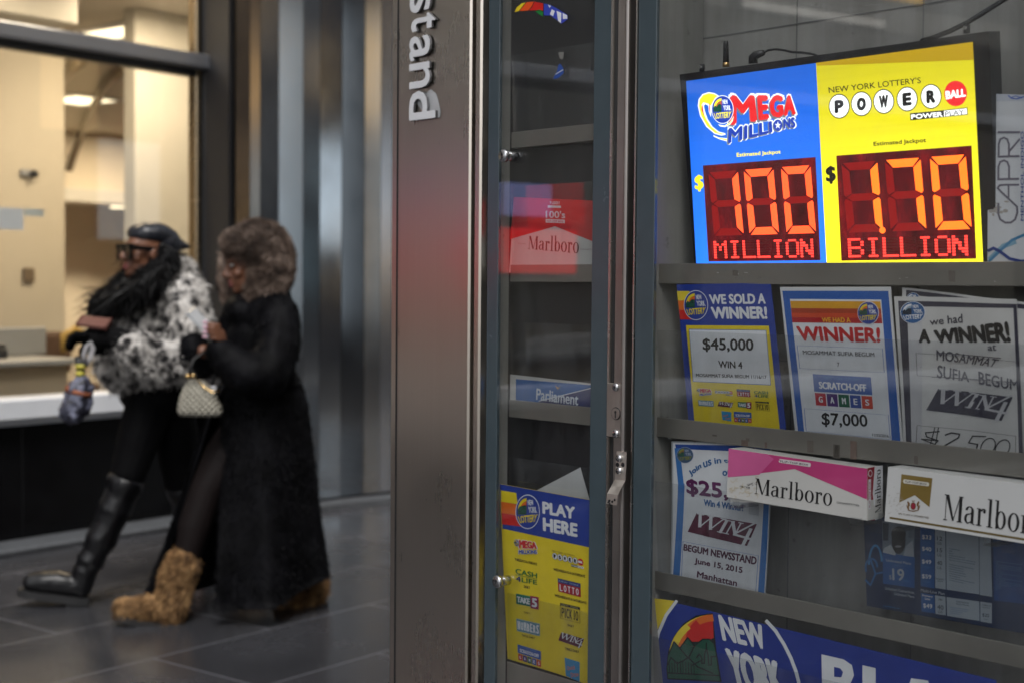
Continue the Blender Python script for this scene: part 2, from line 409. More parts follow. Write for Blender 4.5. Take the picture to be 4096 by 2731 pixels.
kbox('far_side_wall', uE, uE+.012, -2.6, 0, 0, ZT, steel)
kbox('inner_floor', us['L']+.012, uE, -2.58, -.2, 0, .02, blackp, 0)
DB = -.165                                              # back panel of the shallow cases
kbox('case_back', us['a0'], uE, DB-.012, DB, .3, ZT, backst, 0)
kbox('case_side', us['a0']-.004, us['a0']+.002, DB, -.02, .3, ZT, backst, 0)
kbox('case_side', us['b1']+.004, us['p1']+.03, DB+.002, -.02, .3, ZT, plain('dark_case_side', (.10, .10, .10), .5, .3, .2, 4), 0)
kbox('case_side', us['c0']+.006, us['c1']-.022, DB+.004, -.014, .3, ZT, backst, 0)
# joints on the back panel
b = MB(); seam = plain('panel_seam', (.14, .14, .14), .6, 0, .2, 20, 0)
for zz, ua, ub in ((kz(1300, 122, DB), us['a0'], us['b1']), (kz(1300, 775, DB), us['a0'], us['b1']), (kz(1800, 62, DB), us['c0'], uE), (kz(1800, 830, DB), us['c0'], uE)): b.box((ua, DB, zz), (ub, DB+.0012, zz+.0022), seam, KT)
for pxv in (1585, 1830, 2120): u_ = ku(pxv, DB, 40); b.box((u_, DB, .31), (u_+.002, DB+.001, ZT-.01), seam, KT)
b.build('panel_seam', kiosk)
# narrow glass door: frit border and glass
nd_ = empty('glass_door', (0, 0, 0), None, None); nd_.parent = kiosk; nd_['_w'] = tuple(KR)
def kdoor(ua0, ua1, ub0, ub1, par):
    x = MB()
    if ua0 is not None: x.box((ua0, -.009, .32), (ua1, .0, ZT-.02), frit, KT, .001)
    if ub0 is not None: x.box((ub0, -.009, .32), (ub1, .0, ZT-.02), frit, KT, .001)
    x.build('border', par)
    y = MB(); y.box((ua1+.0005 if ua1 else us['c1'], -.0085, .32), (ub0-.0005 if ub0 else uE-.06, -.001, ZT-.02), glassk, KT); y.build('pane', par)
kdoor(us['a0'], us['a1'], us['b0'], us['b1'], nd_)
b = MB(); b.box((us['b1']+.001, -.03, .3), (us['b1']+.006, .003, ZT), plain('bright_edge_trim', (.6, .58, .55), .25, 1, .1, 8, 0), KT); b.box((us['b1']+.006, -.04, .3), (us['p0']-.001, -.006, ZT), blackp, KT); b.build('door_gasket', kiosk)
wd_ = empty('display_window', (0, 0, 0), None, None); wd_.parent = kiosk; wd_['_w'] = tuple(KR)
kdoor(us['c0']+.002, us['c1'], None, None, wd_)
b = MB(); b.box((us['c0']-.002, -.03, .3), (us['c0']+.0015, .003, ZT), MATS['bright_edge_trim'], KT); b.build('edge_trim', wd_)
# lock post
post = MB(); _u0, _u1 = us['p0'], us['p1']; _w = _u1-_u0
post.box((_u0, -.055, 0), (_u0+_w*.70, -.004, ZT), steel2, KT, .002)
post.box((_u0+_w*.70, -.055, 0), (_u1-.002, .012, ZT), steel2, KT, .007, 3)
post.box((_u1-.002, -.055, 0), (us['c0']-.004, -.02, ZT), blackp, KT)
post.build('lock_post', kiosk)
def kq(z, x, y, d):                                     # zoom pixel -> (u,z) at depth d
    return kuz(*zf(z, x, y), d)
scrw = plain('screw_steel', (.62, .62, .64), .22, 1, .08, 30, 0)
u0, z1 = kq(QL, 518, 84, 0); u1, z0 = kq(QL, 684, 700, 0)
lp = MB(); lp.box((u0, -.004, z0), (u1, .006, z1), brushed('lock_plate_steel', (.55, .50, .46), .42, 'v', .3, .3, 6), KT, .0012); lpo = lp.build('lock_plate', kiosk); 
for yy in (132, 652):
    c = kq(QL, 600, yy, .006); b = MB(); b.tube([kp(c[0], .006, c[1]), kp(c[0], .0085, c[1]), kp(c[0], .0105, c[1]), kp(c[0], .0112, c[1])], [.0085, .008, .0062, .0036], scrw, 18)
    b.cyl(kp(c[0], .0113, c[1]), N, .003, .0002, blackp, 6); b.build('screw', lpo)
c = kq(QL, 600, 428, .006); b = MB(); b.tube([kp(c[0], .006, c[1]), kp(c[0], .0072, c[1])], [.0125, .012], blackp, 24); b.cyl(kp(c[0], .0072, c[1]), N, .0108, .0008, MATS['lock_plate_steel'], 24)
b.box((c[0]-.0013, .008, c[1]-.009), (c[0]+.0013, .0084, c[1]+.004), blackp, KT); b.cyl(kp(c[0], .008, c[1]+.003), N, .0026, .0005, blackp, 12); b.build('keyhole', lpo)
# bent strip handle below
def kl(x, y, d): u, z = kq(QL, x, y, d); return kp(u, d, z)
hs = brushed('handle_steel', (.80, .74, .68), .46, 'h', .3, .25, 8)
rows = [((606, 846), (716, 856), .014), ((600, 960), (716, 965), .014), ((584, 1168), (704, 1176), .0145), ((500, 1322), (618, 1338), .045), ((490, 1432), (606, 1455), .046)]
b = MB(); vs = []
for (a, c, d) in rows:
    for th in (0, -.0025): vs += [kl(*a, d+th), kl(*c, d+th)]
fs = []
for i in range(len(rows)-1):
    p, q = i*4, i*4+4; fs += [[p, q, q+1, p+1], [p+2, p+3, q+3, q+2], [p, p+2, q+2, q], [p+1, q+1, q+3, p+3]]
fs += [[0, 1, 3, 2], [16, 18, 19, 17]]
b.add(vs, fs, hs); ho = b.build('pull_handle', kiosk)
for yy in (926, 1066):
    c = kq(QL, 640, yy, .014); b = MB(); b.tube([kp(c[0], .014, c[1]), kp(c[0], .0185, c[1])], [.0075, .007], scrw, 16); b.build('rivet', ho)
for xx in (616, 676):
    c = kq(QL, xx, 1000, .014); b = MB(); b.cyl(kp(c[0], .0137, c[1]), N, .0045, .0006, blackp, 14); b.build('hole', ho)
b = MB(); _r = random.Random(3)
for k in range(7):
    c = kq(QL, _r.uniform(510, 600), _r.uniform(1355, 1435), .046); b.cyl(kp(c[0], .0463, c[1]), N, _r.uniform(.0012, .0032), .0002, blackp, 7)
b.build('scuff', ho)
# cam locks on the narrow door
for (z, x, y) in ((Z4, 800, 978), (Z6, 818, 885)):
    c = kq(z, x, y, .02); b = MB(); b.tube([kp(c[0]+.002, -.012, c[1]), kp(c[0]+.002, .018, c[1])], [.0105, .0105], scrw, 20); b.tube([kp(c[0], .012, c[1]), kp(c[0], .019, c[1]), kp(c[0], .022, c[1])], [.0135, .0135, .011], scrw, 24)
    b.box((c[0]-.0012, .022, c[1]-.006), (c[0]+.0012, .0224, c[1]+.005), blackp, KT); b.cyl(kp(c[0], .022, c[1]+.003), N, .0028, .0005, blackp, 10); b.build('cam_lock', nd_)
# raised letters down the corner panel
def letters():
    w = 'dnatswen'                                       # from the bottom letter upward; the word runs down the panel
    spans = {'d': (570, 760), 'n': (395, 560), 'a': (225, 385), 't': (92, 202), 's': (-70, 86)}
    y = None; order = [('d', 570, 760), ('n', 395, 560), ('a', 225, 385), ('t', 92, 202), ('s', -50, 86), ('s', -200, -64), ('w', -430, -208), ('e', -590, -440), ('n', -770, -602)]
    for ch, ya, yb in order:
        vs, fs, asp = text_mesh(ch); b = MB()
        top = {'d': 405, 't': 402}.get(ch, 368); xb = 236 if ch != 't' else 246
        for s in range(1):
            u_lo = kq(Z4, xb, 400, .012)[0]; u_hi = kq(Z4, top, 400, .012)[0]; za = kq(Z4, 300, ya, .012)[1]; zb = kq(Z4, 300, yb, .012)[1]
        # embolden by stacking shifted copies of the outline, extruded
        bo = .035; sh = [(bo*math.cos(k*math.pi/3), bo*math.sin(k*math.pi/3)) for k in range(6)]+[(0, 0)]
        H = abs(u_hi-u_lo)
        for k, (ox, oy) in enumerate(sh):
            dz = .022+.00004*k; d0 = .016
            def pos(a, c, d):
                # a: along the word, c: down from ascender
                zz = za + (zb-za)*(a*.9+.05+ox*.8); uu = u_hi + (u_lo-u_hi)*(c*.92+.04+oy); return kp(uu, d, zz)
            b.add([pos(a, c, dz) for a, c in vs], fs, whitel)
            from collections import Counter
            ec = Counter(); ed = {}
            for f in fs:
                for p, q in zip(f, f[1:]+f[:1]): e = (min(p, q), max(p, q)); ec[e] += 1; ed[e] = (p, q)
            side = []; 
            vv = [pos(a, c, dz) for a, c in vs]+[pos(a, c, d0) for a, c in vs]; n0 = len(vs)
            for e, c_ in ec.items():
                if c_ == 1: p, q = ed[e]; side.append([p, n0+p, n0+q, q])
            b.add(vv, side, plain('letter_side', (.16, .16, .17), .5, .2, .1, 9))
        o = b.build('letter', corner)
letters()
# worn sticker haze behind the d
b = MB(); vs = []
c = kq(Z4, 365, 640, .0125)
pts = [kq(Z4, x, y, .0125) for x, y in ((350, 560), (385, 590), (400, 640), (412, 700), (408, 735), (395, 742), (300, 700), (262, 650), (275, 610), (320, 590))]
b.add([kp(u, .0127, z) for u, z in pts], [list(range(len(pts)))], plain('faded_paint', (.55, .56, .58), .5, .3, .1, 30)); b.build('paint_smear', corner)

# shelves: ledge fronts and clear pockets
def ledge(u0, u1, z_top, h, dfr, nm='shelf_ledge'):
    b = MB(); b.box((u0, dfr-.003, z_top-h), (u1, dfr, z_top), shelfst, KT, .0008); b.box((u0, DB+.001, z_top-h), (u1, dfr-.0035, z_top-h+.003), shelfst, KT)
    o = b.build(nm, kiosk); return o
def pocket(u0, u1, z0, z1, d0, deg):
    b = MB(); t = math.tan(R_(deg)); th = .0022
    vs = [kp(u, d+ (z-z0)*t, z) for u in (u0, u1) for z in (z0, z1) for d in (d0, d0-th)]
    b.add(vs, [[0, 4, 6, 2], [1, 3, 7, 5], [0, 2, 3, 1], [4, 5, 7, 6], [2, 6, 7, 3], [0, 1, 5, 4]], acryl); b.build('clear_pocket', kiosk)
DL = -.040; uNL = kuz(*zf(Z5, 848, 250), DL)[0]; uNR = us['b1']+.002; uBL = ku(1507, DL); uBR = uE-.02
LEAN = 7
for (pt, pb, ptop) in ((295, 333, 115), (608, 648, 424), (926, 967, 743), (1236, 1282, 1061), (1548, 1600, 1383)):
    zt = kz(1265, pt, DL); zb = kz(1265, pb, DL); ledge(uNL, uNR, zt, zt-zb, DL); pocket(uNL, uNR, zb+.004, kz(1265, ptop, DL-.004), DL-.006, 2)
for (pt, pb, ptop) in ((605, 653, None), (974, 1021, 764), (1346, 1390, 1126), (1720, 1790, 1500)):
    zt = kz(1680, pt, DL); zb = kz(1680, pb, DL); ledge(uBL, uBR, zt, zt-zb, DL)
    if ptop: pocket(uBL+.004, uBR, zb+.004, kz(1680, ptop, DL-.008), DL-.010, 4)

worn = plain('tape_residue', (.12, .105, .09), .6, .2, .3, 40, .1); rust = plain('rust_stain', (.13, .09, .075), .7, .1, .3, 60, .1); scr = plain('bright_scratch', (.62, .62, .60), .3, .6, .1, 40, 0)
r = random.Random(5)
def mark(z, x0, y0, x1, y1, m):
    q4 = [kq(z, x, y, DL) for x, y in ((x0, y0), (x1, y0+(x1-x0)*.12), (x1, y1+(x1-x0)*.12), (x0, y1))]; b = MB(); b.add([kp(u, DL+.0006, zz) for u, zz in q4][::-1], [[0, 1, 2, 3]], m); b.build('ledge_scuff', kiosk)
for m_ in ((1410, 132, 1466, 236), (1642, 168, 1702, 290), (560, 80, 600, 96), (860, 112, 892, 140)): mark(Q4, *m_, worn)
mark(Q2, 742, 68, 790, 118, worn); mark(Q3, 970, 62, 1022, 148, worn); mark(Q5, 70, 148, 112, 250, worn); mark(Q5, 200, 120, 250, 262, rust); mark(Q4, 820, 128, 880, 178, rust); mark(Q4, 1030, 150, 1050, 200, rust); mark(Q5, 700, 236, 730, 300, worn)
for k in range(26):
    z = (Q2, Q4, Q3)[k % 3]; x = r.uniform(100, 1500); y0 = {0: r.uniform(40, 160), 1: r.uniform(70, 95)+x*.125, 2: r.uniform(30, 150)}[k % 3]; mark(z, x, y0, x+r.uniform(8, 34), y0+r.uniform(2, 5), (worn, scr, rust)[r.randrange(3)])

# ------------------------------------------------------------------ printing helpers
def textq(c, body, q, mat, lay=2, bold=0, grow=0):
    """lettering stretched over a quad (top-left, top-right, bottom-right, bottom-left)"""
    vs, fs, asp = text_mesh(body)
    bold *= .6; grow *= .8
    w = (math.dist(q[0], q[1])+math.dist(q[3], q[2]))/2; h = (math.dist(q[0], q[3])+math.dist(q[1], q[2]))/2
    ax = h/max(w, 1e-9); b = max(bold, grow)
    offs = [(0, 0)] if not b else [(b*math.cos(k*math.pi/3+.3), b*math.sin(k*math.pi/3+.3)) for k in range(6)]+[(0, 0)]
    s = bold if not grow else bold
    for k, (ox, oy) in enumerate(offs):
        c.S.put([c.fn(*bil(q, (s*ax+u*(1-2*s*ax))+ox*ax, (s+v*(1-2*s))+oy)) for u, v in vs], fs, mat, lay, .06*k)
def rq(x0, y0, x1, y1): return ((x0, y0), (x1, y0), (x1, y1), (x0, y1))
def txt(c, body, x0, y0, x1, y1, mat, lay=2, bold=0): textq(c, body, rq(x0, y0, x1, y1), mat, lay, bold)
def skq(x0, y0, x1, y1, sl): return ((x0, y0), (x1, y0+sl*(x1-x0)), (x1, y1+sl*(x1-x0)), (x0, y1))
W_ = ink(225, 227, 232); K_ = ink(24, 22, 24); YEL = ink(232, 206, 40); BLU = ink(38, 62, 150); RED = ink(205, 38, 36); ORA = ink(226, 110, 36); GRN = ink(28, 84, 66); MID = ink(36, 92, 175); MAR = ink(92, 26, 56); WY = ink(230, 205, 60); PURP = ink(84, 36, 92)
class Pal: pass
PR = Pal(); PR.w = W_; PR.k = K_; PR.y = YEL; PR.b = BLU; PR.r = RED; PR.o = ORA; PR.g = GRN
def nylogo(c, P=PR, lay=3, mono=None):
    """round lottery emblem in a unit square"""
    if mono: b_, y_, o_, r_, g_, w_, l_ = mono
    else: b_, y_, o_, r_, g_, w_, l_ = P.b, P.y, P.o, P.r, P.g, P.w, P.y
    c.oval(.5, .5, .5, .5, w_, lay, 40); c.oval(.5, .5, .475, .475, b_, lay+1, 40)
    c.ring(.46, .46, .355, .355, .09, y_, lay+2, 14, 180, 270); c.ring(.46, .46, .26, .26, .09, o_, lay+2, 14, 180, 270); c.ring(.46, .46, .165, .165, .16, r_, lay+2, 12, 180, 270)
    c.poly([(.1, .58), (.1, .44), (.17, .35), (.23, .41), (.31, .32), (.39, .3), (.46, .33), (.46, .58)], g_, lay+3)
    c.line([(.1, .54), (.46, .54)], .014, P.k, lay+4); c.line([(.1, .46), (.2, .5), (.28, .42), (.46, .42)], .012, P.k, lay+4)
    c.line([(.36, .42), (.36, .33)], .02, P.k, lay+4)
    textq(c, 'NEW', ((.5, .15), (.72, .15), (.77, .31), (.52, .31)), w_, lay+3, .05); textq(c, 'YORK', ((.52, .35), (.85, .35), (.91, .53), (.56, .53)), w_, lay+3, .05)
    textq(c, 'LOTTERY', ((.1, .63), (.92, .56), (.84, .79), (.2, .83)), l_, lay+3, .05)
def mega(c, P=PR, lay=3):
    c.poly([(.0, .1), (.12, .0), (.22, .05), (.1, .3), (.14, .6), (.34, .85), (.1, .75), (.0, .4)], P.y, lay)
    textq(c, 'MEGA', ((.28, .06), (.97, .06), (1, .5), (.26, .62)), P.w, lay+1, 0, .09); textq(c, 'MEGA', ((.28, .06), (.97, .06), (1, .5), (.26, .62)), P.r, lay+2, .07)
    textq(c, 'MILLIONS', ((.25, .72), (.98, .58), (1, .82), (.24, 1)), P.w, lay+3, 0, .1); textq(c, 'MILLIONS', ((.25, .72), (.98, .58), (1, .82), (.24, 1)), P.b, lay+4, .06)
    nylogo(c.sub(.08, .06, .3, .5), P, lay+5)
def power(c, P=PR, lay=3):
    txt(c, "NEW YORK LOTTERY'S", .0, .0, .72, .12, P.k, lay)
    for i, ch in enumerate('POWER'):
        x = .08+i*.165; c.oval(x, .46, .085, .27, P.k, lay, 24); c.oval(x, .46, .076, .245, P.w, lay+1, 24); txt(c, ch, x-.04, .30, x+.04, .62, P.k, lay+2, .1)
    c.oval(.91, .46, .09, .29, P.r, lay, 24); txt(c, 'BALL', .84, .36, .98, .55, P.w, lay+2, .08)
    c.rect(.6, .82, .8, 1, P.k, lay); c.rect(.8, .82, 1, 1, P.w, lay); txt(c, 'POWER', .61, .86, .79, .96, P.w, lay+1, .04); txt(c, 'PLAY', .82, .86, .98, .96, P.k, lay+1)
def lotto(c, lay=3):
    c.rect(0, 0, 1, .32, ink(30, 48, 110), lay); c.rect(0, .32, 1, 1, ink(165, 22, 40), lay)
    txt(c, 'NEW YORK', .06, .1, .94, .24, ink(150, 160, 200), lay+1)
    for i, ch in enumerate('LOTTO'): txt(c, ch, .07+i*.18, .42, .19+i*.18, .9, W_, lay+1, .03)
def cash(c, lay=3):
    g = ink(30, 110, 52); b = ink(30, 52, 120)
    txt(c, 'CASH', 0, 0, 1, .44, g, lay, .05); c.rect(0, .49, 1, .53, g, lay); txt(c, '4', 0, .58, .24, 1, b, lay, .04); txt(c, 'LIFE', .27, .6, 1, 1, g, lay, .05)
def numbers(c, lay=3):
    c.rect(0, 0, 1, 1, ink(96, 140, 160), lay); c.frame(0, 0, 1, 1, .02, .05, ink(150, 170, 170), lay+1)
    for i, ch in enumerate('NUMBERS'): txt(c, ch, .05+i*.132, .15+.05*(i % 2), .16+i*.132, .85, W_, lay+1, .04)
def win4(c, lay=3, bg=MAR, fg=W_):
    c.poly([(.13, .0), (1, .08), (.87, 1), (0, .86)], bg, lay)
    # serifed slanted capitals
    c2 = c.sub(((.13, -.02), (1.0, .08), (.87, 1.02), (.0, .86)))
    def st(p, w=.035): c2.line(p, w, fg, lay+1, w*2.2)
    st([(.07, .04), (.15, .62)], .05); st([(.15, .62), (.26, .1)], .022); st([(.25, .05), (.33, .62)], .05); st([(.33, .62), (.46, .05)], .022)
    for x0, x1, yy in ((.02, .13, .04), (.2, .3, .04), (.41, .5, .04)): st([(x0, yy), (x1, yy)], .016)
    st([(.52, .08), (.5, .66)], .05); st([(.47, .08), (.57, .08)], .016); st([(.45, .66), (.55, .66)], .016)
    st([(.62, .08), (.60, .66)], .022); st([(.62, .1), (.74, .62)], .05); st([(.75, .1), (.74, .64)], .022); st([(.57, .08), (.65, .08)], .016); st([(.56, .66), (.64, .66)], .016); st([(.71, .08), (.79, .08)], .016)
    st([(.97, -.04), (.72, .62)], .03); st([(.72, .62), (1.02, .66)], .04); st([(.94, .26), (.93, 1.0)], .055)
def take5(c, lay=3):
    c.rect(0, .05, .68, .88, ink(24, 110, 92), lay); c.rect(.64, 0, 1, 1, ink(150, 24, 70), lay+1); txt(c, 'TAKE', .04, .24, .62, .72, W_, lay+2, .06); txt(c, '5', .7, .14, .94, .86, W_, lay+3, .07)
def pick10(c, lay=3):
    c.frame(0, 0, 1, 1, .02, .02, K_, lay+1); c.rect(0, 0, 1, .17, K_, lay); txt(c, 'NEW YORK', .08, .04, .92, .13, ink(190, 180, 110), lay+2)
    for ch, x, w in (('P', .07, .13), ('I', .23, .05), ('C', .31, .13), ('K', .47, .13), ('I', .68, .05), ('0', .77, .15)): txt(c, ch, x, .27, x+w, .9, ink(70, 60, 20), lay+1, .02)
def quick(c, lay=3):
    c.poly([(0, 0), (1, .08), (.95, 1), (.04, .9)], ink(44, 140, 190), lay); o = ink(190, 120, 110)
    textq(c, 'Quick', ((.1, .42), (.68, .25), (.7, .5), (.14, .62)), o, lay+1, .05); textq(c, 'Draw', ((.36, .68), (.9, .5), (.92, .76), (.4, .9)), o, lay+1, .05)
def scratch(c, lay=3):
    c.rect(0, 0, 1, .56, ink(52, 92, 168), lay, 4, 1); txt(c, 'NEW YORK LOTTERY', .2, .06, .8, .14, ink(90, 140, 190), lay+1); txt(c, 'SCRATCH-OFF', .09, .23, .91, .46, W_, lay+1, .05)
    for i, (ch, k) in enumerate(zip('GAMES', ((190, 40, 56), (84, 52, 120), (32, 96, 72), (60, 84, 160), (200, 70, 50)))):
        c.rect(i*.2+.008, .6, i*.2+.192, 1, ink(*k), lay); txt(c, ch, i*.2+.065, .7, i*.2+.135, .9, W_, lay+1, .05)

# ------------------------------------------------------------------ jackpot sign (backlit)
q, n = leanplane(1600, 605, -.082, LEAN)
S = Sheet(q, n, lay=.00018); c1 = S.zoom(*Q1); cm = S.zoom(*QM)
fr = plain('sign_black_frame', (.014, .014, .016), .35, 0, .2, 20, .1)
S.slab(((172, 435), (1968, 183), (2020, 1580), (262, 1580)), fr, .034, 6, 6, zoom=Q1)
sign_root = empty('jackpot_sign', S.at(*zf(Q1, 1000, 1570)), 'lit two colour jackpot display board, blue and yellow with red digits', 'lottery sign')
def lampmat(name, col, s_lo, s_hi, zlo, zhi):
    """glowing sign face: backlight falloff painted into the emission, strongest at the foot"""
    m, n_, p = base_mat(name); c = lin(col); p.inputs['Base Color'].default_value = (*[x*.3 for x in c], 1)
    g = n_.nodes.new('ShaderNodeNewGeometry'); sx = n_.nodes.new('ShaderNodeSeparateXYZ'); n_.links.new(g.outputs['Position'], sx.inputs[0])
    mr = n_.nodes.new('ShaderNodeMapRange'); n_.links.new(sx.outputs['Z'], mr.inputs['Value'])
    for k, v in zip(('From Min', 'From Max', 'To Min', 'To Max'), (zlo, zhi, s_hi*EM, s_lo*EM)): mr.inputs[k].default_value = v
    wv = n_.nodes.new('ShaderNodeMath'); wv.operation = 'MULTIPLY'; f = tex(n_, coords(n_, (1, 1, 60)), 3, 2)
    rr = ramp(n_, f, [(.3, (.94,)*3), (.7, (1.03,)*3)]); n_.links.new(mr.outputs[0], wv.inputs[0]); n_.links.new(rr.outputs[0], wv.inputs[1])
    p.inputs['Emission Color'].default_value = (*c, 1); n_.links.new(wv.outputs[0], p.inputs['Emission Strength']); p.inputs['Roughness'].default_value = .4
    return m
zb_ = S.at(*zf(Q1, 900, 1520)).z; zt_ = S.at(*zf(Q1, 1500, 330)).z
lb = lampmat('lit_blue_face', (36, 112, 235), 1.0, 2.4, zb_, zt_); ly = lampmat('lit_yellow_face', (250, 236, 36), .85, 2.3, zb_, zt_)
yd = glow(205, 168, 20, 1.0)
c1.quad(((210, 473), (964, 368), (1028, 1565), (271, 1565)), lb, 1, 4, 8)
c1.quad(((964, 368), (1875, 245), (1937, 1565), (1028, 1565)), ly, 1, 4, 8)
c1.quad(((966, 367), (1875, 245), (1881, 350), (968, 384)), yd, 2, 2, 1)
ew = glow(240, 244, 250, 1.7); ek = plain('sign_black_ink', (.012, .011, .01), .5, 0, .1, 20, 0); er = glow(226, 40, 44, 1.6); eb = glow(24, 66, 190, 1.3); ey = glow(246, 232, 44, 1.8); eg = glow(128, 138, 150, 1.1); ewb = glow(250, 252, 250, 1.9)
EP = Pal(); EP.w = ew; EP.k = ek; EP.y = ey; EP.b = eb; EP.r = er; EP.o = glow(230, 120, 50, 1); EP.g = glow(20, 110, 80, .8)
# swoosh and wordmark
out = [(640, 160), (560, 112), (450, 92), (330, 130), (258, 225), (242, 350), (285, 540), (400, 745), (560, 880), (690, 914), (770, 895), (760, 866), (640, 835), (520, 740), (430, 600), (375, 440), (360, 350), (385, 320), (440, 350), (450, 470), (490, 565), (510, 400), (520, 320), (590, 210)]
cm.poly(out, ew, 2)
cm.poly([(615, 165), (545, 130), (450, 115), (345, 150), (282, 232), (268, 350), (308, 530), (420, 730), (570, 860), (700, 888), (740, 882), (620, 850), (490, 740), (400, 600), (335, 440), (315, 330), (350, 285), (440, 310), (485, 350), (570, 200)], ey, 3)
cm.poly([(330, 310), (315, 420), (370, 560), (345, 420)], er, 4); cm.poly([(480, 245), (452, 400), (478, 540), (470, 400)], er, 4)
cm.poly([(535, 900), (640, 945), (800, 960), (790, 1022), (660, 985), (540, 930)], ew, 2); cm.poly([(560, 918), (650, 955), (790, 975), (790, 1000), (660, 970)], ey, 3)
L = [('M', ((860, 150), (1315, 150), (1370, 640), (838, 722))), ('E', ((1355, 150), (1568, 150), (1590, 600), (1388, 632))), ('G', ((1595, 145), (1850, 145), (1868, 555), (1598, 592))), ('A', ((1850, 150), (2075, 150), (2095, 515), (1862, 545)))]
for ch, qd in L:
    textq(cm, ch, qd, ew, 2, 0, .1)
    textq(cm, ch, [(x-28, y+38) for x, y in qd], eg, 3, .07); textq(cm, ch, qd, er, 4, .1)
mq = ((832, 772), (1640, 635), (1655, 845), (818, 1058)); nq = ((1858, 590), (2075, 560), (2090, 755), (1862, 785))
for body, qd in (('MILLI', mq), ('NS', nq)):
    textq(cm, body, qd, ew, 5, 0, .14); textq(cm, body, [(x-24, y+28) for x, y in qd], eg, 6, .06); textq(cm, body, qd, eb, 7, .08)
cm.oval(1757, 716, 108, 130, ew, 5); cm.oval(1740, 735, 84, 108, eg, 6); cm.oval(1757, 716, 83, 106, eb, 7)
cm.poly([(1757+(62 if k % 2 == 0 else 25)*math.sin(k*math.pi/5), 716-(78 if k % 2 == 0 else 31)*math.cos(k*math.pi/5)) for k in range(10)], ew, 8)
txt(cm, 'TM', 2098, 566, 2130, 584, eb, 6)
nylogo(cm.sub(510, 152, 925, 688), EP, 9)
cm.poly([(640, 700), (760, 720), (860, 660), (938, 535), (915, 640), (860, 710), (770, 752), (680, 740)], ew, 15); cm.poly([(670, 712), (770, 728), (870, 660), (932, 560), (900, 640), (850, 700), (760, 736)], ey, 16)
textq(cm, 'Estimated Jackpot', ((972, 1236), (1800, 1179), (1806, 1268), (978, 1336)), ey, 2, .05)
textq(c1, "NEW YORK LOTTERY'S", ((1036, 508), (1572, 449), (1575, 484), (1040, 543)), ek, 2, .02)
for ch, x, y in (('P', 1100, 619), ('O', 1229, 605), ('W', 1358, 591), ('E', 1494, 577), ('R', 1633, 562)):
    c1.oval(x, y, 61, 72, ek, 2, 40); c1.oval(x, y, 56, 66, ewb, 3, 40); textq(c1, ch, ((x-28, y-34), (x+26, y-40), (x+28, y+36), (x-26, y+42)), ek, 4, .09 if ch == 'W' else .14)
c1.oval(1776, 545, 66, 74, er, 2, 40); textq(c1, 'BALL', ((1716, 530), (1834, 515), (1836, 562), (1720, 580)), ewb, 4, .1)
c1.quad(((1511, 660), (1704, 642), (1706, 682), (1513, 701)), ek, 2, 2, 1); c1.quad(((1704, 642), (1844, 626), (1846, 668), (1706, 682)), ek, 2, 2, 1); c1.quad(((1708, 646), (1840, 631), (1842, 664), (1709, 679)), ewb, 3, 2, 1)
textq(c1, 'POWER', ((1517, 667), (1700, 650), (1702, 680), (1519, 695)), ewb, 4, .1); textq(c1, 'PLAY', ((1715, 650), (1824, 637), (1826, 666), (1717, 677)), ek, 4, .02)
textq(c1, 'Estimated Jackpot', ((1298, 826), (1603, 803), (1605, 834), (1300, 856)), ek, 2, .05)
textq(c1, '$', ((258, 1020), (310, 1014), (314, 1110), (262, 1118)), ey, 3, .07); textq(c1, '$', ((1020, 968), (1078, 962), (1082, 1066), (1024, 1074)), ek, 3, .07)
# displays
dk, n_, p = base_mat('display_red_window'); f = tex(n_, coords(n_, (1, 1, .35)), 26, 6, .7); rr = ramp(n_, f, [(.32, (.02, .0, .001)), (.52, (.09, .0, .004)), (.72, (.30, .006, .012))]); n_.links.new(rr.outputs[0], p.inputs['Emission Color']); p.inputs['Emission Strength'].default_value = .95; p.inputs['Base Color'].default_value = (.01, .002, .002, 1); p.inputs['Roughness'].default_value = .15; dim = glow(190, 12, 18, .62); seg = glow(255, 98, 24, 3.7); segA = glow(255, 78, 36, 3.4); dot = glow(255, 62, 52, 3.0); dimdot = glow(120, 6, 10, .3); halo = glow(130, 0, 6, .25)  # window's red glow imitates bloom from the digits; unlit segments glow faintly
DF = {'M': ('10001', '11011', '10101', '10101', '10001', '10001', '10001'), 'I': ('01110', '00100', '00100', '00100', '00100', '00100', '01110'), 'L': ('10000',)*6+('11111',), 'O': ('01110', '10001', '10001', '10001', '10001', '10001', '01110'), 'N': ('10001', '11001', '11101', '10101', '10111', '10011', '10001'), 'B': ('11110', '10001', '10001', '11110', '10001', '10001', '11110')}
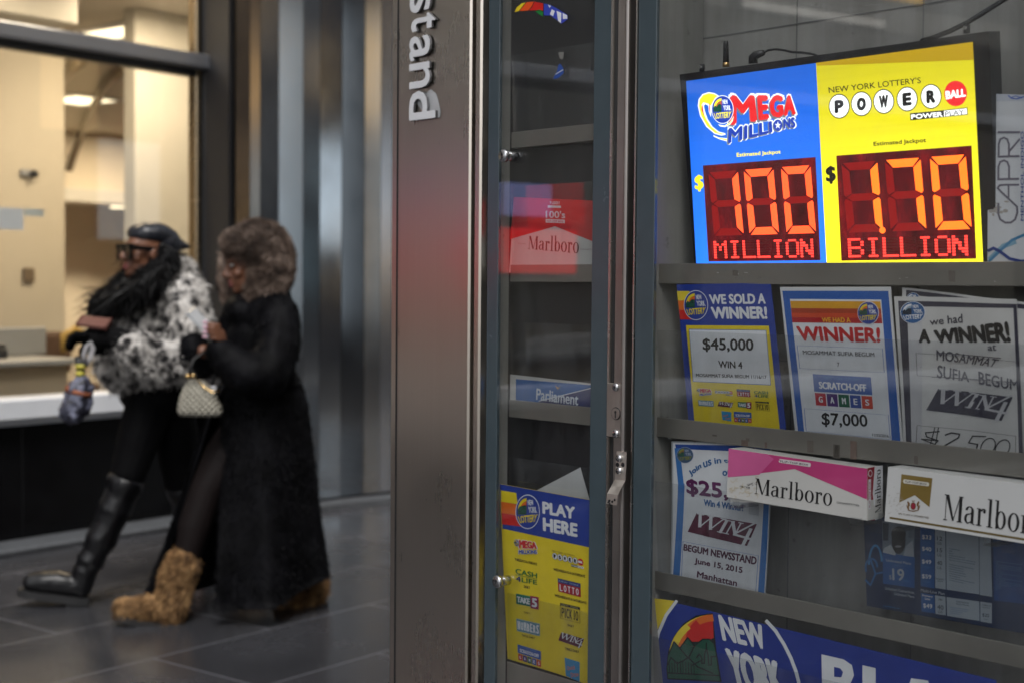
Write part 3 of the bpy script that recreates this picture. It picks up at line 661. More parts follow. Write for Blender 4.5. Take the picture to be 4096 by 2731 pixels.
def display(qd, digits, word, dd, sg, xs, wd):
    d = c1.sub(qd); d.rect(0, 0, 1, 1, dk, 2, 2, 2)
    T, Bm = .075, .735; mid = (T+Bm)/2
    for (x, lit) in zip(xs, digits):
        w = wd; tx = .060; ty = .074; g_ = .005
        def s(name, pts):
            d.poly([(x+a, b) for a, b in pts], sg if name in lit else dim, 3)
            if name in lit: pass
        o = .02                                          # lean of the digits
        s('a', [(.012, T), (w-.012, T), (w-tx, T+ty), (tx, T+ty)]); s('d', [(tx+o, Bm-ty), (w-tx+o, Bm-ty), (w-.012+o, Bm), (.012+o, Bm)])
        s('g', [(.02+o/2, mid), (tx+o/2, mid-ty*.46), (w-tx+o/2, mid-ty*.46), (w-.02+o/2, mid), (w-tx+o/2, mid+ty*.46), (tx+o/2, mid+ty*.46)])
        s('f', [(0, T+.018), (tx-g_, T+ty+.01), (tx+o/2-g_, mid-.038), (.012+o/2, mid-.01), (o/2-.002, mid-.03)]); s('e', [(.012+o/2, mid+.01), (tx+o/2-g_, mid+.038), (tx+o-g_, Bm-ty-.01), (o, Bm-.018), (o/2, mid+.03)])
        s('b', [(w, T+.018), (w+o/2, mid-.03), (w+o/2-.012, mid-.01), (w-tx+o/2+g_, mid-.038), (w-tx+g_, T+ty+.01)]); s('c', [(w+o/2-.012, mid+.01), (w+o/2, mid+.03), (w+o, Bm-.018), (w-tx+o+g_, Bm-ty-.01), (w-tx+o/2+g_, mid+.038)])
    if dd: d.oval(.315, .722, .022, .03, seg, 3, 20)
    for i, ch in enumerate(word):
        x0 = .06+i*(.9/len(word)); cw = .72/len(word)
        for r, row in enumerate(DF[ch]):
            for k, b in enumerate(row):
                for e in (0, 1):
                    X, Y = x0+(k+e*.5)*cw/4.4, .80+r*.0265; d.oval(X, Y, .0068, .0125, dot if b == '1' else dimdot, 3, 7 if b == '1' else 4)
ALL = 'abcdef'
display(((308, 963), (962, 914), (991, 1513), (341, 1520)), ('bc', ALL, ALL), 'MILLION', 0, segA, (.045, .36, .69), .262)
display(((1083, 906), (1868, 847), (1896, 1504), (1112, 1516)), ('bc', 'abc', ALL), 'BILLION', 1, seg, (.035, .355, .69), .265)
S.build('light_panel', parent=sign_root)
b = MB()
p0 = S.at(*zf(Q1, 418, 392), -.012); p1 = S.at(*zf(Q1, 416, 240), -.012); b.tube([p0, p0+(p1-p0)*.18], .0062, plain('brass', (.5, .33, .14), .3, 1, .1, 9, 0), 12); b.tube([p0+(p1-p0)*.18, p0+(p1-p0)*.9, p1], [.0058, .005, .0042], fr, 12); b.build('antenna', sign_root)
b = MB(); a0 = S.at(*zf(Q1, 575, 372), -.012)
b.tube([a0, S.at(*zf(Q1, 574, 335), -.012), S.at(*zf(Q1, 590, 322), -.012), S.at(*zf(Q1, 636, 308), -.012)], [.0085, .0085, .008, .005], fr, 12)
b.tube([S.at(*zf(Q1, x, y), -.012) for x, y in ((632, 309), (665, 293), (710, 288), (760, 295), (800, 305), (860, 308), (920, 316), (960, 330))], .0021, fr, 8); b.build('power_plug', sign_root)
for (x, y) in ((285, 408), (1822, 186)):
    b = MB(); p = S.at(*zf(Q1, x, y+10), -.008); b.tube([p, p+Zv*.013], .0062, fr, 4); b.cyl(p+Zv*.008+N*.006, -N, .003, .013, backst, 8); b.build('mount_tab', sign_root)
# cable hanging into the sign's top from above
b = MB(); pts = [(1500, 240, -.02), (1590, 215, -.015), (1690, 180, -.01), (1790, 130, -.01), (1860, 75, -.02), (1910, 30, -.03), (1990, -20, -.03), (2080, -60, -.04)]
b.tube([S.at(*zf(Q1, x, y), h-.02) for x, y, h in pts], .0042, fr, 8); o = b.build('power_cable'); tag(o, 'black cable looping up from the top of the lit jackpot display', 'cable')

# ------------------------------------------------------------------ winner notices in the middle pocket row
def wavy(amp, fx, fy, ph=0, base=None):
    return lambda p: amp*(math.sin(p.dot(U)*fx+ph)*.6+math.sin(p.z*fy+ph*2)*.5+math.sin(p.dot(U)*fx*1.7+p.z*fy*.8)*.3)
paper = plain('white_paper', (.66, .66, .67), .5, 0, .05, 8, .02); paper2 = plain('aged_paper', (.60, .59, .58), .5, 0, .10, 9, .05)
q, n = leanplane(1680, 985, -.072, LEAN)
S = Sheet(q, n, wavy(.0014, 9, 12)); S.slab(((236, 200), (1075, 184), (1226, 1560), (352, 1475)), BLU, .0012, zoom=Q2); c = S.zoom(*Q2)
for k, col in enumerate((WY, ORA, RED)): c.quad(((240+k*9, 258+k*85), (352+k*9, 258+k*85), (360+k*9, 342+k*85), (249+k*9, 342+k*85)), col, 1, 2, 1)
nylogo(c.sub(302, 250, 520, 518))
textq(c, 'WE SOLD A', ((525, 288), (1030, 278), (1036, 374), (537, 376)), W_, 2, .08); textq(c, 'WINNER!', ((540, 398), (1043, 395), (1052, 508), (556, 508)), W_, 2, .09)
c.quad(((320, 563), (1062, 568), (1165, 1500), (400, 1425)), YEL, 1); c.quad(((347, 596), (1040, 606), (1084, 1097), (385, 1064)), MID, 2); c.quad(((352, 602), (1036, 610), (1080, 1091), (390, 1060)), W_, 3)
textq(c, '$45,000', ((468, 676), (926, 684), (930, 806), (474, 800)), K_, 4, .05); textq(c, 'WIN 4', ((610, 876), (826, 886), (830, 950), (615, 942)), K_, 4, .05); textq(c, 'MOSAMMAT SUFIA BEGUM 11/16/17', ((412, 990), (1044, 1008), (1046, 1040), (414, 1022)), K_, 4, .05)
def at(fn, q): fn(c.sub(q))
at(mega, ((408, 1118), (552, 1126), (556, 1192), (415, 1190))); at(power, ((580, 1132), (738, 1140), (744, 1190), (584, 1184))); at(lotto, ((775, 1130), (895, 1138), (902, 1204), (782, 1194))); at(cash, ((930, 1146), (1058, 1150), (1062, 1210), (936, 1202)))
at(numbers, ((432, 1228), (570, 1236), (573, 1288), (440, 1280))); at(win4, ((602, 1240), (748, 1248), (748, 1298), (606, 1290))); at(take5, ((786, 1242), (910, 1248), (910, 1308), (790, 1298))); at(pick10, ((946, 1240), (1066, 1246), (1074, 1328), (954, 1318)))
at(quick, ((640, 1326), (728, 1330), (734, 1420), (648, 1414))); at(scratch, ((750, 1332), (908, 1340), (914, 1434), (756, 1424)))
tag(S.build('lottery_poster'), 'blue and yellow notice reading WE SOLD A WINNER with $45,000 box', 'poster', 'winner notices standing in the shelf pockets')

q, n = leanplane(1930, 1000, -.072, LEAN)
S = Sheet(q, n, wavy(.0015, 10, 12, 1)); c3 = S.zoom(*Q3); c = S.zoom(*Q2)
def q32(x, y): return ((3300+x/1.9598-2600)*2.24, (1050+y/1.9598-1050)*2.24)      # Q3 pixel in Q2 pixels
A = [(1164, 222), q32(515, 192), q32(612, 1440), (1300, 1580)]
S.slab(A, paper, .0012, zoom=Q2)
c.quad(((1186, 255), q32(498, 224), q32(596, 1440), (1328, 1580)), MID, 1); c.quad(((1254, 328), q32(443, 292), q32(528, 1440), (1384, 1580)), W_, 2)
cx = c.sub(((1258, 346), q32(436, 306), q32(452, 478), (1276, 538)))
for k, col in enumerate((ink(222, 160, 34), ink(170, 60, 28), ink(206, 70, 34), ink(176, 24, 34))):
    cx.rect(0, (0, .33, .55, .76)[k], 1 if k else 1, (.33, .55, .76, 1.0)[k], col, 3, 4, 1)
textq(c, 'WE HAD A', ((1540, 494), q32(200, 430), q32(206, 472), (1544, 536)), ink(232, 170, 40), 4, .07)
nylogo(c3.sub(258, 306, 426, 486), PR, 5)
textq(c, 'WINNER!', ((1306, 568), q32(434, 508), q32(438, 628), (1336, 704)), ink(190, 26, 34), 4, .09)
c3b = c3
def box_(q, lw, mat, lay): 
    cc = c.sub(q); cc.frame(0, 0, 1, 1, lw, lw*1.6, mat, lay)
box_(((1314, 742), q32(453, 674), q32(468, 860), (1338, 948)), .006, MID, 3)
textq(c, 'MOSAMMAT SUFIA BEGUM', ((1366, 784), q32(388, 704), q32(390, 738), (1370, 822)), K_, 4, .02); textq(c3, '7', ((94, 782), (112, 782), (114, 816), (97, 816)), K_, 4, .02)
scratch(c.sub(((1455, 996), q32(360, 896), q32(382, 1146), (1480, 1276))))
box_(((1376, 1305), q32(500, 1192), q32(516, 1384), (1394, 1508)), .006, MID, 3)
textq(c, '$7,000', ((1532, 1340), q32(330, 1188), q32(340, 1300), (1538, 1470)), K_, 4, .04); textq(c3, '11/23/2016', ((372, 1336), (500, 1345), (502, 1368), (374, 1358)), K_, 4, .03)
tag(S.build('lottery_poster'), 'blue bordered notice with red WINNER and $7,000 scratch-off prize', 'poster', 'winner notices standing in the shelf pockets')

dg = ink(62, 60, 74); pg = ink(196, 195, 198)
q, n = leanplane(2180, 1030, -.074, LEAN)
mono = (ink(40, 92, 150), W_, ink(150, 170, 190), ink(40, 92, 150), ink(24, 40, 60), W_, W_)
for back in (1, 0):
    S = Sheet(q-n*.006*back, n, wavy(.0038, 24, 15, 2+back)); c = S.zoom(*Q3)
    if back:
        S.slab(((606, 196), (1720, 330), (1760, 1560), (640, 1430)), paper2, .001, zoom=Q3, nx=16); c.sub(((636, 216), (1700, 345), (1740, 1540), (670, 1420))).frame(0, 0, 1, 1, .03, .03, dg, 1); nylogo(c.sub(640, 238, 740, 340), PR, 2, mono)
        tag(S.build('lottery_poster'), 'wrinkled grey bordered notice half hidden behind the A WINNER notice', 'poster', 'winner notices standing in the shelf pockets'); continue
    S.slab(((552, 266), (1505, 288), (1560, 1560), (618, 1460)), paper2, .001, zoom=Q3, nx=20, ny=16)
    c.quad(((583, 300), (700, 302), (745, 1450), (640, 1440)), dg, 1, 2, 12); c.quad(((650, 346), (760, 346), (760, 1450), (682, 1440)), pg, 2, 2, 12)
    c.quad(((583, 300), (1495, 326), (1500, 358), (600, 345)), dg, 1, 14, 1); c.quad(((1480, 326), (1506, 326), (1562, 1540), (1528, 1536)), dg, 1, 1, 12)
    nylogo(c.sub(600, 305, 786, 478), PR, 3, mono)
    textq(c, 'we had', ((815, 440), (1074, 402), (1078, 474), (820, 494)), dg, 3, .04)
    for ch, qd in (('A', ((735, 522), (818, 520), (824, 634), (736, 630))), ('WINNER!', ((842, 530), (1440, 456), (1466, 628), (858, 636)))): textq(c, ch, qd, K_, 3, .11)
    textq(c, 'at', ((1275, 650), (1345, 640), (1346, 688), (1278, 690)), dg, 3, .05)
    box = c.sub(((714, 708), (1522, 776), (1512, 958), (722, 884))); box.frame(0, 0, 1, 1, .004, .012, K_, 3)
    textq(c, 'MOSAMMAT', ((866, 684), (1372, 758), (1330, 818), (868, 768)), dg, 4, .04); c.line([(868, 708), (1380, 748)], 7, dg, 4)
    textq(c, 'SUFIA', ((875, 800), (1120, 862), (1122, 940), (870, 905)), dg, 4, .04); textq(c, 'BEGUM', ((1196, 850), (1520, 920), (1520, 1000), (1200, 955)), dg, 4, .04); c.line([(835, 895), (1515, 938)], 6, dg, 4)
    win4(c.sub(((792, 982), (1476, 1034), (1474, 1246), (792, 1182))), 3, dg, pg)
    box = c.sub(((722, 1272), (1502, 1354), (1504, 1560), (714, 1460))); box.frame(0, 0, 1, 1, .005, .012, K_, 3)
    hw = ink(40, 38, 44)
    def hand(pts, w=10): c.line(pts, w, hw, 4)
    hand([(895, 1322), (790, 1330), (800, 1362), (885, 1392), (760, 1380)]); hand([(888, 1394), (860, 1420), (765, 1382)], 8); hand([(860, 1292), (822, 1450)], 8); hand([(888, 1292), (862, 1455)], 8)
    hand([(940, 1350), (985, 1334), (1048, 1345), (1040, 1372), (905, 1452), (1060, 1462), (1095, 1450)], 12); hand([(1058, 1470), (1044, 1486)], 10)
    hand([(1255, 1362), (1150, 1360), (1118, 1412), (1190, 1424), (1180, 1470), (1090, 1478)], 10)
    for x, y in ((1275, 1440), (1395, 1450)):
        hand([(x+58*math.cos(a)+.35*-62*math.sin(a)*-1*0+ (18*-math.sin(a)), y+66*math.sin(a)) for a in [R_(t*24-80) for t in range(16)]], 9)
    tag(S.build('lottery_poster'), 'faded grey notice reading A WINNER with handwritten name and $2,500', 'poster', 'winner notices standing in the shelf pockets')
# ------------------------------------------------------------------ lower row: 25,000 notice, cartons, phone plan poster
q, n = leanplane(1660, 1320, -.080, LEAN)
S = Sheet(q, n, wavy(.0028, 17, 15, .7)); c = S.zoom(*Q4); hb = ink(60, 120, 190); pur = ink(98, 40, 90); purd = ink(84, 36, 66)
S.slab(((198, 140), (1090, 150), (1030, 1600), (186, 1500)), plain('laminate_edge', (.42, .44, .46), .25, 0, .06, 9, .02), .0014, nx=14, ny=14, zoom=Q4)
c.quad(((212, 152), (1086, 170), (1024, 1590), (200, 1490)), W_, 1, 10, 12)
c.quad(((232, 166), (1080, 190), (1080, 250), (240, 205)), ink(38, 78, 160), 2, 8, 1); c.quad(((226, 200), (272, 200), (304, 520), (252, 520)), hb, 2, 1, 4); c.quad(((252, 520), (312, 520), (268, 1500), (210, 1490)), hb, 2, 1, 8); c.quad(((1030, 250), (1076, 250), (1020, 1590), (964, 1580)), hb, 2, 1, 10)
nylogo(c.sub(245, 190, 396, 335), PR, 3, (ink(72, 96, 130), ink(150, 150, 70), ink(150, 110, 70), ink(150, 90, 70), ink(60, 100, 84), ink(160, 170, 190), ink(150, 150, 60)))
jb = ink(44, 100, 160)
for ch, qd in (('Join', ((342, 412), (456, 326), (470, 392), (376, 462))), ('us', ((476, 328), (548, 298), (556, 352), (486, 380))), ('in', ((572, 292), (634, 284), (638, 338), (580, 344))), ('celebrating', ((658, 290), (1000, 380), (990, 440), (662, 340))), ('our', ((646, 405), (760, 405), (760, 455), (646, 452)))): textq(c, ch, qd, jb, 3, .08)
textq(c, '$25,', ((322, 470), (690, 520), (700, 680), (330, 632)), pur, 3, .07); textq(c, '000', ((690, 530), (960, 560), (960, 680), (700, 655)), pur, 3, .07); textq(c, 'Win 4 Winner!', ((482, 656), (830, 710), (828, 772), (482, 718)), jb, 3, .07)
win4(c.sub(((338, 772), (950, 868), (944, 1096), (338, 980))), 3, MAR, W_)
box = c.sub(((296, 1036), (968, 1168), (946, 1580), (286, 1480))); box.frame(0, 0, 1, 1, .006, .006, hb, 2)
textq(c, 'BEGUM NEWSSTAND', ((306, 1058), (956, 1178), (950, 1252), (302, 1118)), purd, 3, .08); textq(c, 'June 15, 2015', ((404, 1182), (832, 1268), (828, 1340), (400, 1246)), purd, 3, .07); textq(c, 'Manhattan', ((428, 1300), (786, 1382), (780, 1442), (424, 1358)), purd, 3, .07)
tag(S.build('lottery_poster'), 'laminated notice with purple $25,000 and newsstand name, curling in its pocket', 'poster', 'winner notices standing in the shelf pockets')

# Roman slab lettering for the cartons
def romanword(c, word, q, mat, lay=3):
    """tall serif capitals and small letters drawn from bars and rings, in a quad whose height runs from ascender to baseline"""
    D = {'M': 1.0, 'a': .58, 'r': .48, 'l': .32, 'b': .64, 'o': .62}
    tot = sum(D[ch] for ch in word)+.07*(len(word)-1); x = 0; d = c.sub(q); H = math.dist(q[0], q[3]); Wd = math.dist(q[0], q[1]); xh = .36
    def u(v): return v/tot
    def bar(x0, x1, y0, y1): d.rect(u(x0), y0, u(x1), y1, mat, lay)
    def seg_(p, w): d.line([(u(a), b) for a, b in p], u(w), mat, lay, w*.8)
    def ring(cx, cy, rx, ry, w, wy, a0=0, a1=360): d.ring(u(cx), cy, u(rx), ry, u(w), mat, lay, 22, a0, a1, wy)
    for ch in word:
        w = D[ch]; s = .13; sf = .035
        if ch == 'M':
            bar(x+.08, x+.12, .06, 1); bar(x+w-.22, x+w-.06, .06, 1); d.poly([(u(x+.06), .06), (u(x+.24), .06), (u(x+.56), .98), (u(x+.46), .98)], mat, lay); d.poly([(u(x+w-.2), .06), (u(x+w-.15), .06), (u(x+.53), .98), (u(x+.48), .98)], mat, lay)
            for a, b_, yy in ((0, .2, .06), (w-.24, w, .06), (0, .2, 1-sf), (w-.3, w, 1-sf)): bar(x+a, x+b_, yy, yy+sf)
        elif ch == 'a':
            bar(x+w-.22, x+w-.07, xh+.14, .97); bar(x+w-.1, x+w, 1-sf, 1); ring(x+.28, xh+.15, .22, .15, .13, .04, 180, 360); ring(x+.24, .81, .22, .19, .13, .045, 90, 290); seg_([(x+.24, .655), (x+w-.2, .60)], .05); seg_([(x+.22, .97), (x+w-.2, .90)], .05)
        elif ch == 'r':
            bar(x+.08, x+.22, xh+.02, 1); bar(x, x+.14, xh+.02, xh+.02+sf); bar(x, x+.3, 1-sf, 1); ring(x+.36, xh+.13, .16, .12, .10, .05, 190, 330); d.oval(u(x+.41), xh+.12, u(.07), .06, mat, lay, 12)
        elif ch == 'l': bar(x+.09, x+.23, 0, 1); bar(x, x+.14, 0, sf); bar(x, x+.32, 1-sf, 1)
        elif ch == 'b': bar(x+.08, x+.2, 0, 1); bar(x, x+.14, 0, sf); ring(x+.34, (xh+1)/2, .28, (1-xh)/2, .15, .035)
        elif ch == 'o': ring(x+w/2, (xh+1)/2, .31, (1-xh)/2+.01, .15, .035)
        x += w+.07
def lines(c, x0, y0, x1, y1, n, mat, lay, seed=0, w=.35):
    """rows of print too small to read"""
    r = random.Random(seed); h = (y1-y0)/n
    for k in range(n):
        x = x0
        while x < x1-.02*(x1-x0):
            L = r.uniform(.04, .14)*(x1-x0)
            if x+L > x1 or r.random() < .08: break
            c.rect(x, y0+k*h, x+L, y0+k*h+h*w, mat, lay); x += L+.02*(x1-x0)
def e5(x, y): return ((700+x/1.9598)*2.24, y/1.9598*2.24)      # Q5 pixel in Q4 pixels (same top, 700 px to the right)
carton_w = plain('carton_white', (.58, .57, .55), .38, 0, .06, 7, .03)
n = N.copy(); q = KG - N*.004
S = Sheet(q, n); c = S.zoom(*Q4)
F = ((706, 207), e5(331, 338), e5(331, 745), (687, 640)); S.slab(F, carton_w, .046, 10, 4, zoom=Q4)
pk = ink(188, 62, 120); pkd = ink(206, 96, 150); ap = (1296, 390)
c.poly([F[0], F[1], e5(330, 580), ap, (697, 463)], pk, 1)
c.poly([F[0], (1060, 262), (1110, 300), (980, 440), (697, 463)], pkd, 1.5)
textq(c, 'FLIP-TOP BOX', ((1172, 310), (1422, 344), (1420, 360), (1170, 328)), K_, 4, .02)
c.poly([(1162+6*math.cos(a), 312) for a in (0,)]+[(1160, 298), (1436, 334), (1444, 350), (1436, 372), (1162, 332), (1152, 316)], ink(222, 214, 216), 2)
romanword(c, 'Marlboro', ((948, 462), (1640, 548), (1632, 722), (940, 610)), K_); textq(c, 'FILTER', ((808, 538), (902, 552), (900, 566), (806, 550)), K_, 3, .02); textq(c, 'CIGARETTES', (e5(92, 594), e5(270, 620), e5(270, 634), e5(92, 608)), K_, 3, .02)
stain = ink(196, 184, 160)
for k in range(26):
    r = random.Random(k); x = r.uniform(700, 960); y = r.uniform(480, 630); a = r.uniform(0, 6); c.line([(x, y), (x+24*math.cos(a), y+24*math.sin(a)), (x+40*math.cos(a+.9), y+30*math.sin(a+.9))], 4, stain, 1.5)
for k in range(12):
    r = random.Random(k+50); x = r.uniform(866, 946); y = r.uniform(512, 540); c.line([(x, y), (x+14, y-6)], 3, ink(90, 88, 88), 2)
E1 = Sheet(S.at(*zf(Q4, *e5(331, 540))), U); E1.b = S.b; ce = E1.zoom(*Q5); rd = ink(150, 18, 44)
ce.quad(((332, 335), (388, 322), (392, 742), (332, 744)), rd, 1, 2, 4); ce.poly([(388, 322), (392, 742), (372, 530)], W_, 2)
ce.quad(((388, 322), (452, 312), (452, 722), (392, 742)), W_, 1, 2, 4)
ce.quad(((338, 424), (358, 418), (358, 650), (338, 655)), W_, 3, 1, 1); textq(ce, 'FLIP-TOP BOX', ((342, 642), (342, 440), (354, 436), (354, 640)), rd, 4, .02); ce.oval(352, 375, 17, 28, W_, 3, 16); ce.oval(352, 375, 12, 20, rd, 4, 16)
romanword(ce, 'Marlboro', ((388, 690), (388, 352), (434, 340), (434, 672)), K_, 3)
# loose flap under the carton
b_ = S.b; fl = [S.at(*zf(Q4, x, y), -.004) for x, y in ((710, 645), (1320, 742), (1500, 788), (1320, 750), (1260, 738), (1130, 726), (940, 690), (820, 690), (710, 684))]
b_.add(fl, [[0, 8, 7, 6, 5, 4, 3, 1]], carton_w)
tag(S.build('cigarette_carton'), 'pink and white cigarette carton with water stained corner, wedged above lower pocket', 'carton', 'cigarette cartons in the display cases')

S = Sheet(q, n); c = S.zoom(*Q5); gd = ink(128, 106, 50)
F = ((495, 325), (1740, 483), (1740, 954), (467, 748)); S.slab(F, plain('carton_white_clean', (.62, .62, .62), .35, 0, .04, 7, .02), .046, 10, 4, zoom=Q5)
c.poly([(600, 381), (843, 413), (820, 640), (704, 546), (583, 603)], gd, 1); c.poly([(620, 420), (812, 446), (818, 460), (812, 476), (620, 452), (612, 436)], ink(220, 216, 206), 2); textq(c, 'FLIP-TOP BOX', ((630, 430), (800, 452), (800, 468), (630, 445)), K_, 3, .03)
cr = ink(120, 86, 40); crest = c.sub(640, 582, 748, 670)
crest.oval(.5, .55, .17, .3, ink(150, 40, 60), 3, 14); crest.ring(.5, .55, .2, .34, .05, cr, 4, 14); crest.poly([(.42, .15), (.38, .02), (.5, .1), (.62, .02), (.58, .15)], cr, 3)
for sx in (-1, 1):
    crest.poly([(.5+sx*a, b) for a, b in ((.26, .3), (.36, .14), (.42, .1), (.44, .26), (.38, .4), (.42, .6), (.4, .86), (.3, .86), (.32, .6), (.24, .5))], cr, 3); crest.line([(.5+sx*.4, .8), (.5+sx*.47, .5)], .05, cr, 3)
crest.poly([(.1, .86), (.5, .98), (.9, .86), (.9, .94), (.5, 1.06), (.1, .94)], cr, 3)
textq(c, '200 CLASS A CIGARETTES', ((576, 682), (814, 715), (814, 730), (576, 694)), ink(90, 76, 44), 3, .02); c.quad(((507, 714), (1740, 912), (1740, 930), (507, 730)), ink(104, 88, 44), 1, 8, 1)
romanword(c, 'Marlboro', ((942, 524), (1720, 640), (1706, 870), (928, 738)), K_)
for k in range(40):
    r = random.Random(k+90); x = r.gauss(560, 40); y = r.gauss(600, 55); c.line([(x, y), (x+r.uniform(4, 16), y-r.uniform(1, 8))], r.uniform(1, 4), ink(170, 164, 158), 2)
tag(S.build('cigarette_carton'), 'white cigarette carton with gold emblem and black lettering, cut by photo edge', 'carton', 'cigarette cartons in the display cases')

for (z, x, y) in ((Q4, 760, 700), (Q5, 250, 748), (Q5, 560, 790), (Q5, 1300, 905)):
    u, zz = kq(z, x, y, -.004); zz -= .006; b = MB(); b.box((u-.011, -.058, zz-.002), (u+.011, -.0025, zz), acryl, KT); b.box((u-.011, -.0025, zz-.002), (u+.011, -.0012, zz+.012), acryl, KT); b.box((u-.011, -.0605, zz-.02), (u+.011, -.0585, zz+.002), acryl, KT); b.build('clear_clip', kiosk)
q, n = leanplane(2100, 1440, -.12, LEAN)
S = Sheet(q, n, wavy(.001, 8, 8)); c = S.zoom(*Q5); nv = ink(14, 44, 84); bl = ink(30, 92, 160); cy = ink(60, 140, 200); pw = ink(176, 186, 196); gy = ink(84, 92, 104)
S.slab(((306, 700), (1900, 860), (1900, 1690), (330, 1412)), nv, .0015, zoom=Q5)
c.quad(((450, 745), (706, 772), (702, 1030), (456, 992)), ink(120, 132, 146), 1)
# portrait of a smiling bearded man in sunglasses, generic
c.quad(((455, 760), (505, 765), (500, 900), (460, 900)), ink(60, 70, 84), 2); c.oval(582, 900, 55, 105, ink(34, 30, 34), 3, 20); c.oval(582, 850, 58, 62, ink(22, 20, 24), 4, 20); c.oval(560, 885, 22, 14, ink(10, 10, 12), 5, 10); c.oval(606, 890, 20, 14, ink(10, 10, 12), 5, 10); c.oval(580, 945, 26, 9, ink(150, 150, 154), 5, 10); c.poly([(466, 960), (520, 930), (560, 1000), (556, 1016), (458, 992)], ink(190, 196, 202), 4); c.poly([(640, 940), (690, 900), (704, 1028), (620, 1018)], ink(170, 176, 184), 3)
c.quad(((456, 992), (708, 1030), (706, 1272), (458, 1236)), bl, 1, 3, 3)
textq(c, 'Unlimited Plans', ((482, 1040), (680, 1070), (680, 1090), (482, 1062)), pw, 3, .04); textq(c, 'start at', ((546, 1088), (612, 1094), (612, 1104), (546, 1100)), cy, 3); textq(c, '$', ((507, 1168), (528, 1170), (528, 1208), (507, 1206)), pw, 3); textq(c, '19', ((530, 1116), (626, 1122), (626, 1218), (534, 1210)), pw, 3, .05); textq(c, '/mo', ((614, 1198), (662, 1204), (662, 1226), (614, 1220)), cy, 3)
textq(c, 'Unlimited Connections.', ((474, 1260), (708, 1296), (708, 1318), (474, 1284)), pw, 3, .03); textq(c, 'Unlimited Plans.', ((546, 1304), (708, 1330), (708, 1350), (546, 1326)), pw, 3, .03); textq(c, 'LycaMobile.com', ((462, 1404), (594, 1424), (594, 1442), (462, 1420)), cy, 3, .02)
c.ring(400, 1090, 60, 160, 18, cy, 2, 18, 180, 350); c.ring(368, 1110, 54, 76, 16, ink(40, 110, 170), 2, 18, 150, 360); c.line([(362, 1050), (400, 1160), (360, 1250), (322, 1210)], 14, ink(44, 116, 180), 2); c.line([(400, 1160), (452, 1150)], 14, ink(44, 116, 180), 2)
c.quad(((750, 790), (862, 806), (862, 1276), (754, 1256)), bl, 1); c.quad(((866, 806), (946, 818), (950, 1284), (868, 1270)), pw, 1); c.quad(((952, 818), (1206, 850), (1212, 1322), (956, 1284)), pw, 1); c.quad(((1210, 850), (1300, 862), (1312, 1342), (1216, 1326)), pw, 1)
for (a, b, y) in (('$33', '12', 852), ('$40', '15', 944), ('$49', '40', 1044), ('$59', '', 1160)):
    textq(c, a, ((764, y), (838, y+8), (838, y+46), (764, y+38)), W_, 3, .05); textq(c, '30 Days', ((778, y+54), (828, y+60), (828, y+72), (778, y+66)), cy, 3)
    if b: textq(c, b, ((882, y+12), (924, y+16), (924, y+50), (882, y+46)), gy, 3, .05); textq(c, 'GB', ((882, y+56), (918, y+60), (918, y+82), (882, y+78)), gy, 3)
lines(c.sub(((975, 960), (1180, 990), (1190, 1290), (980, 1240))), 0, 0, 1, 1, 16, ink(120, 134, 150), 3, 1); lines(c.sub(((1340, 1060), (1560, 1090), (1560, 1330), (1340, 1290))), 0, 0, 1, 1, 18, ink(70, 120, 170), 3, 2)
c.quad(((1318, 880), (1900, 960), (1900, 1440), (1326, 1370)), ink(24, 74, 140), 1)
textq(c, 'ABSOLUTELY', ((872, 1190), (940, 1200), (940, 1212), (872, 1202)), gy, 3, .04); textq(c, 'Unlimited', ((886, 1208), (930, 1214), (930, 1224), (886, 1220)), gy, 3, .03)
textq(c, 'Multi-Line Plan', ((756, 1276), (942, 1304), (942, 1328), (756, 1298)), pw, 3, .03)
c.quad(((756, 1310), (862, 1326), (866, 1470), (760, 1456)), bl, 1); textq(c, 'Primary', ((768, 1320), (850, 1332), (850, 1350), (768, 1340)), W_, 3, .04); textq(c, 'Line', ((788, 1344), (828, 1350), (828, 1368), (788, 1362)), W_, 3, .04); textq(c, '$49', ((774, 1388), (846, 1398), (846, 1440), (774, 1428)), W_, 3, .05)
c.quad(((866, 1328), (948, 1340), (950, 1486), (870, 1474)), pw, 1); textq(c, 'GBs', ((892, 1352), (926, 1356), (926, 1370), (892, 1366)), gy, 3, .04); textq(c, '40', ((884, 1400), (934, 1408), (934, 1444), (884, 1436)), gy, 3, .05); textq(c, 'GB', ((890, 1446), (926, 1450), (926, 1470), (890, 1466)), gy, 3)
c.quad(((956, 1342), (1212, 1378), (1214, 1530), (960, 1490)), pw, 1); textq(c, 'International', ((1034, 1368), (1130, 1382), (1130, 1396), (1034, 1382)), gy, 3, .04); textq(c, 'Bonus Minutes', ((1034, 1388), (1134, 1402), (1134, 1414), (1034, 1400)), gy, 3, .04); lines(c.sub(((984, 1420), (1130, 1440), (1130, 1500), (984, 1478))), 0, 0, 1, 1, 4, ink(130, 150, 180), 3, 5)
c.quad(((1220, 1378), (1310, 1392), (1310, 1550), (1220, 1534)), pw, 1); textq(c, 'Additional', ((1232, 1396), (1300, 1406), (1300, 1418), (1232, 1408)), gy, 3, .03); textq(c, 'Line 2-5', ((1236, 1414), (1292, 1422), (1292, 1434), (1236, 1426)), gy, 3, .03); textq(c, '$25', ((1236, 1468), (1290, 1476), (1290, 1506), (1236, 1498)), gy, 3, .05); textq(c, 'Each', ((1248, 1508), (1280, 1512), (1280, 1524), (1248, 1520)), gy, 3)
tag(S.build('phone_plan_poster'), 'dark blue phone plan poster with price table and portrait of a bearded man', 'poster')

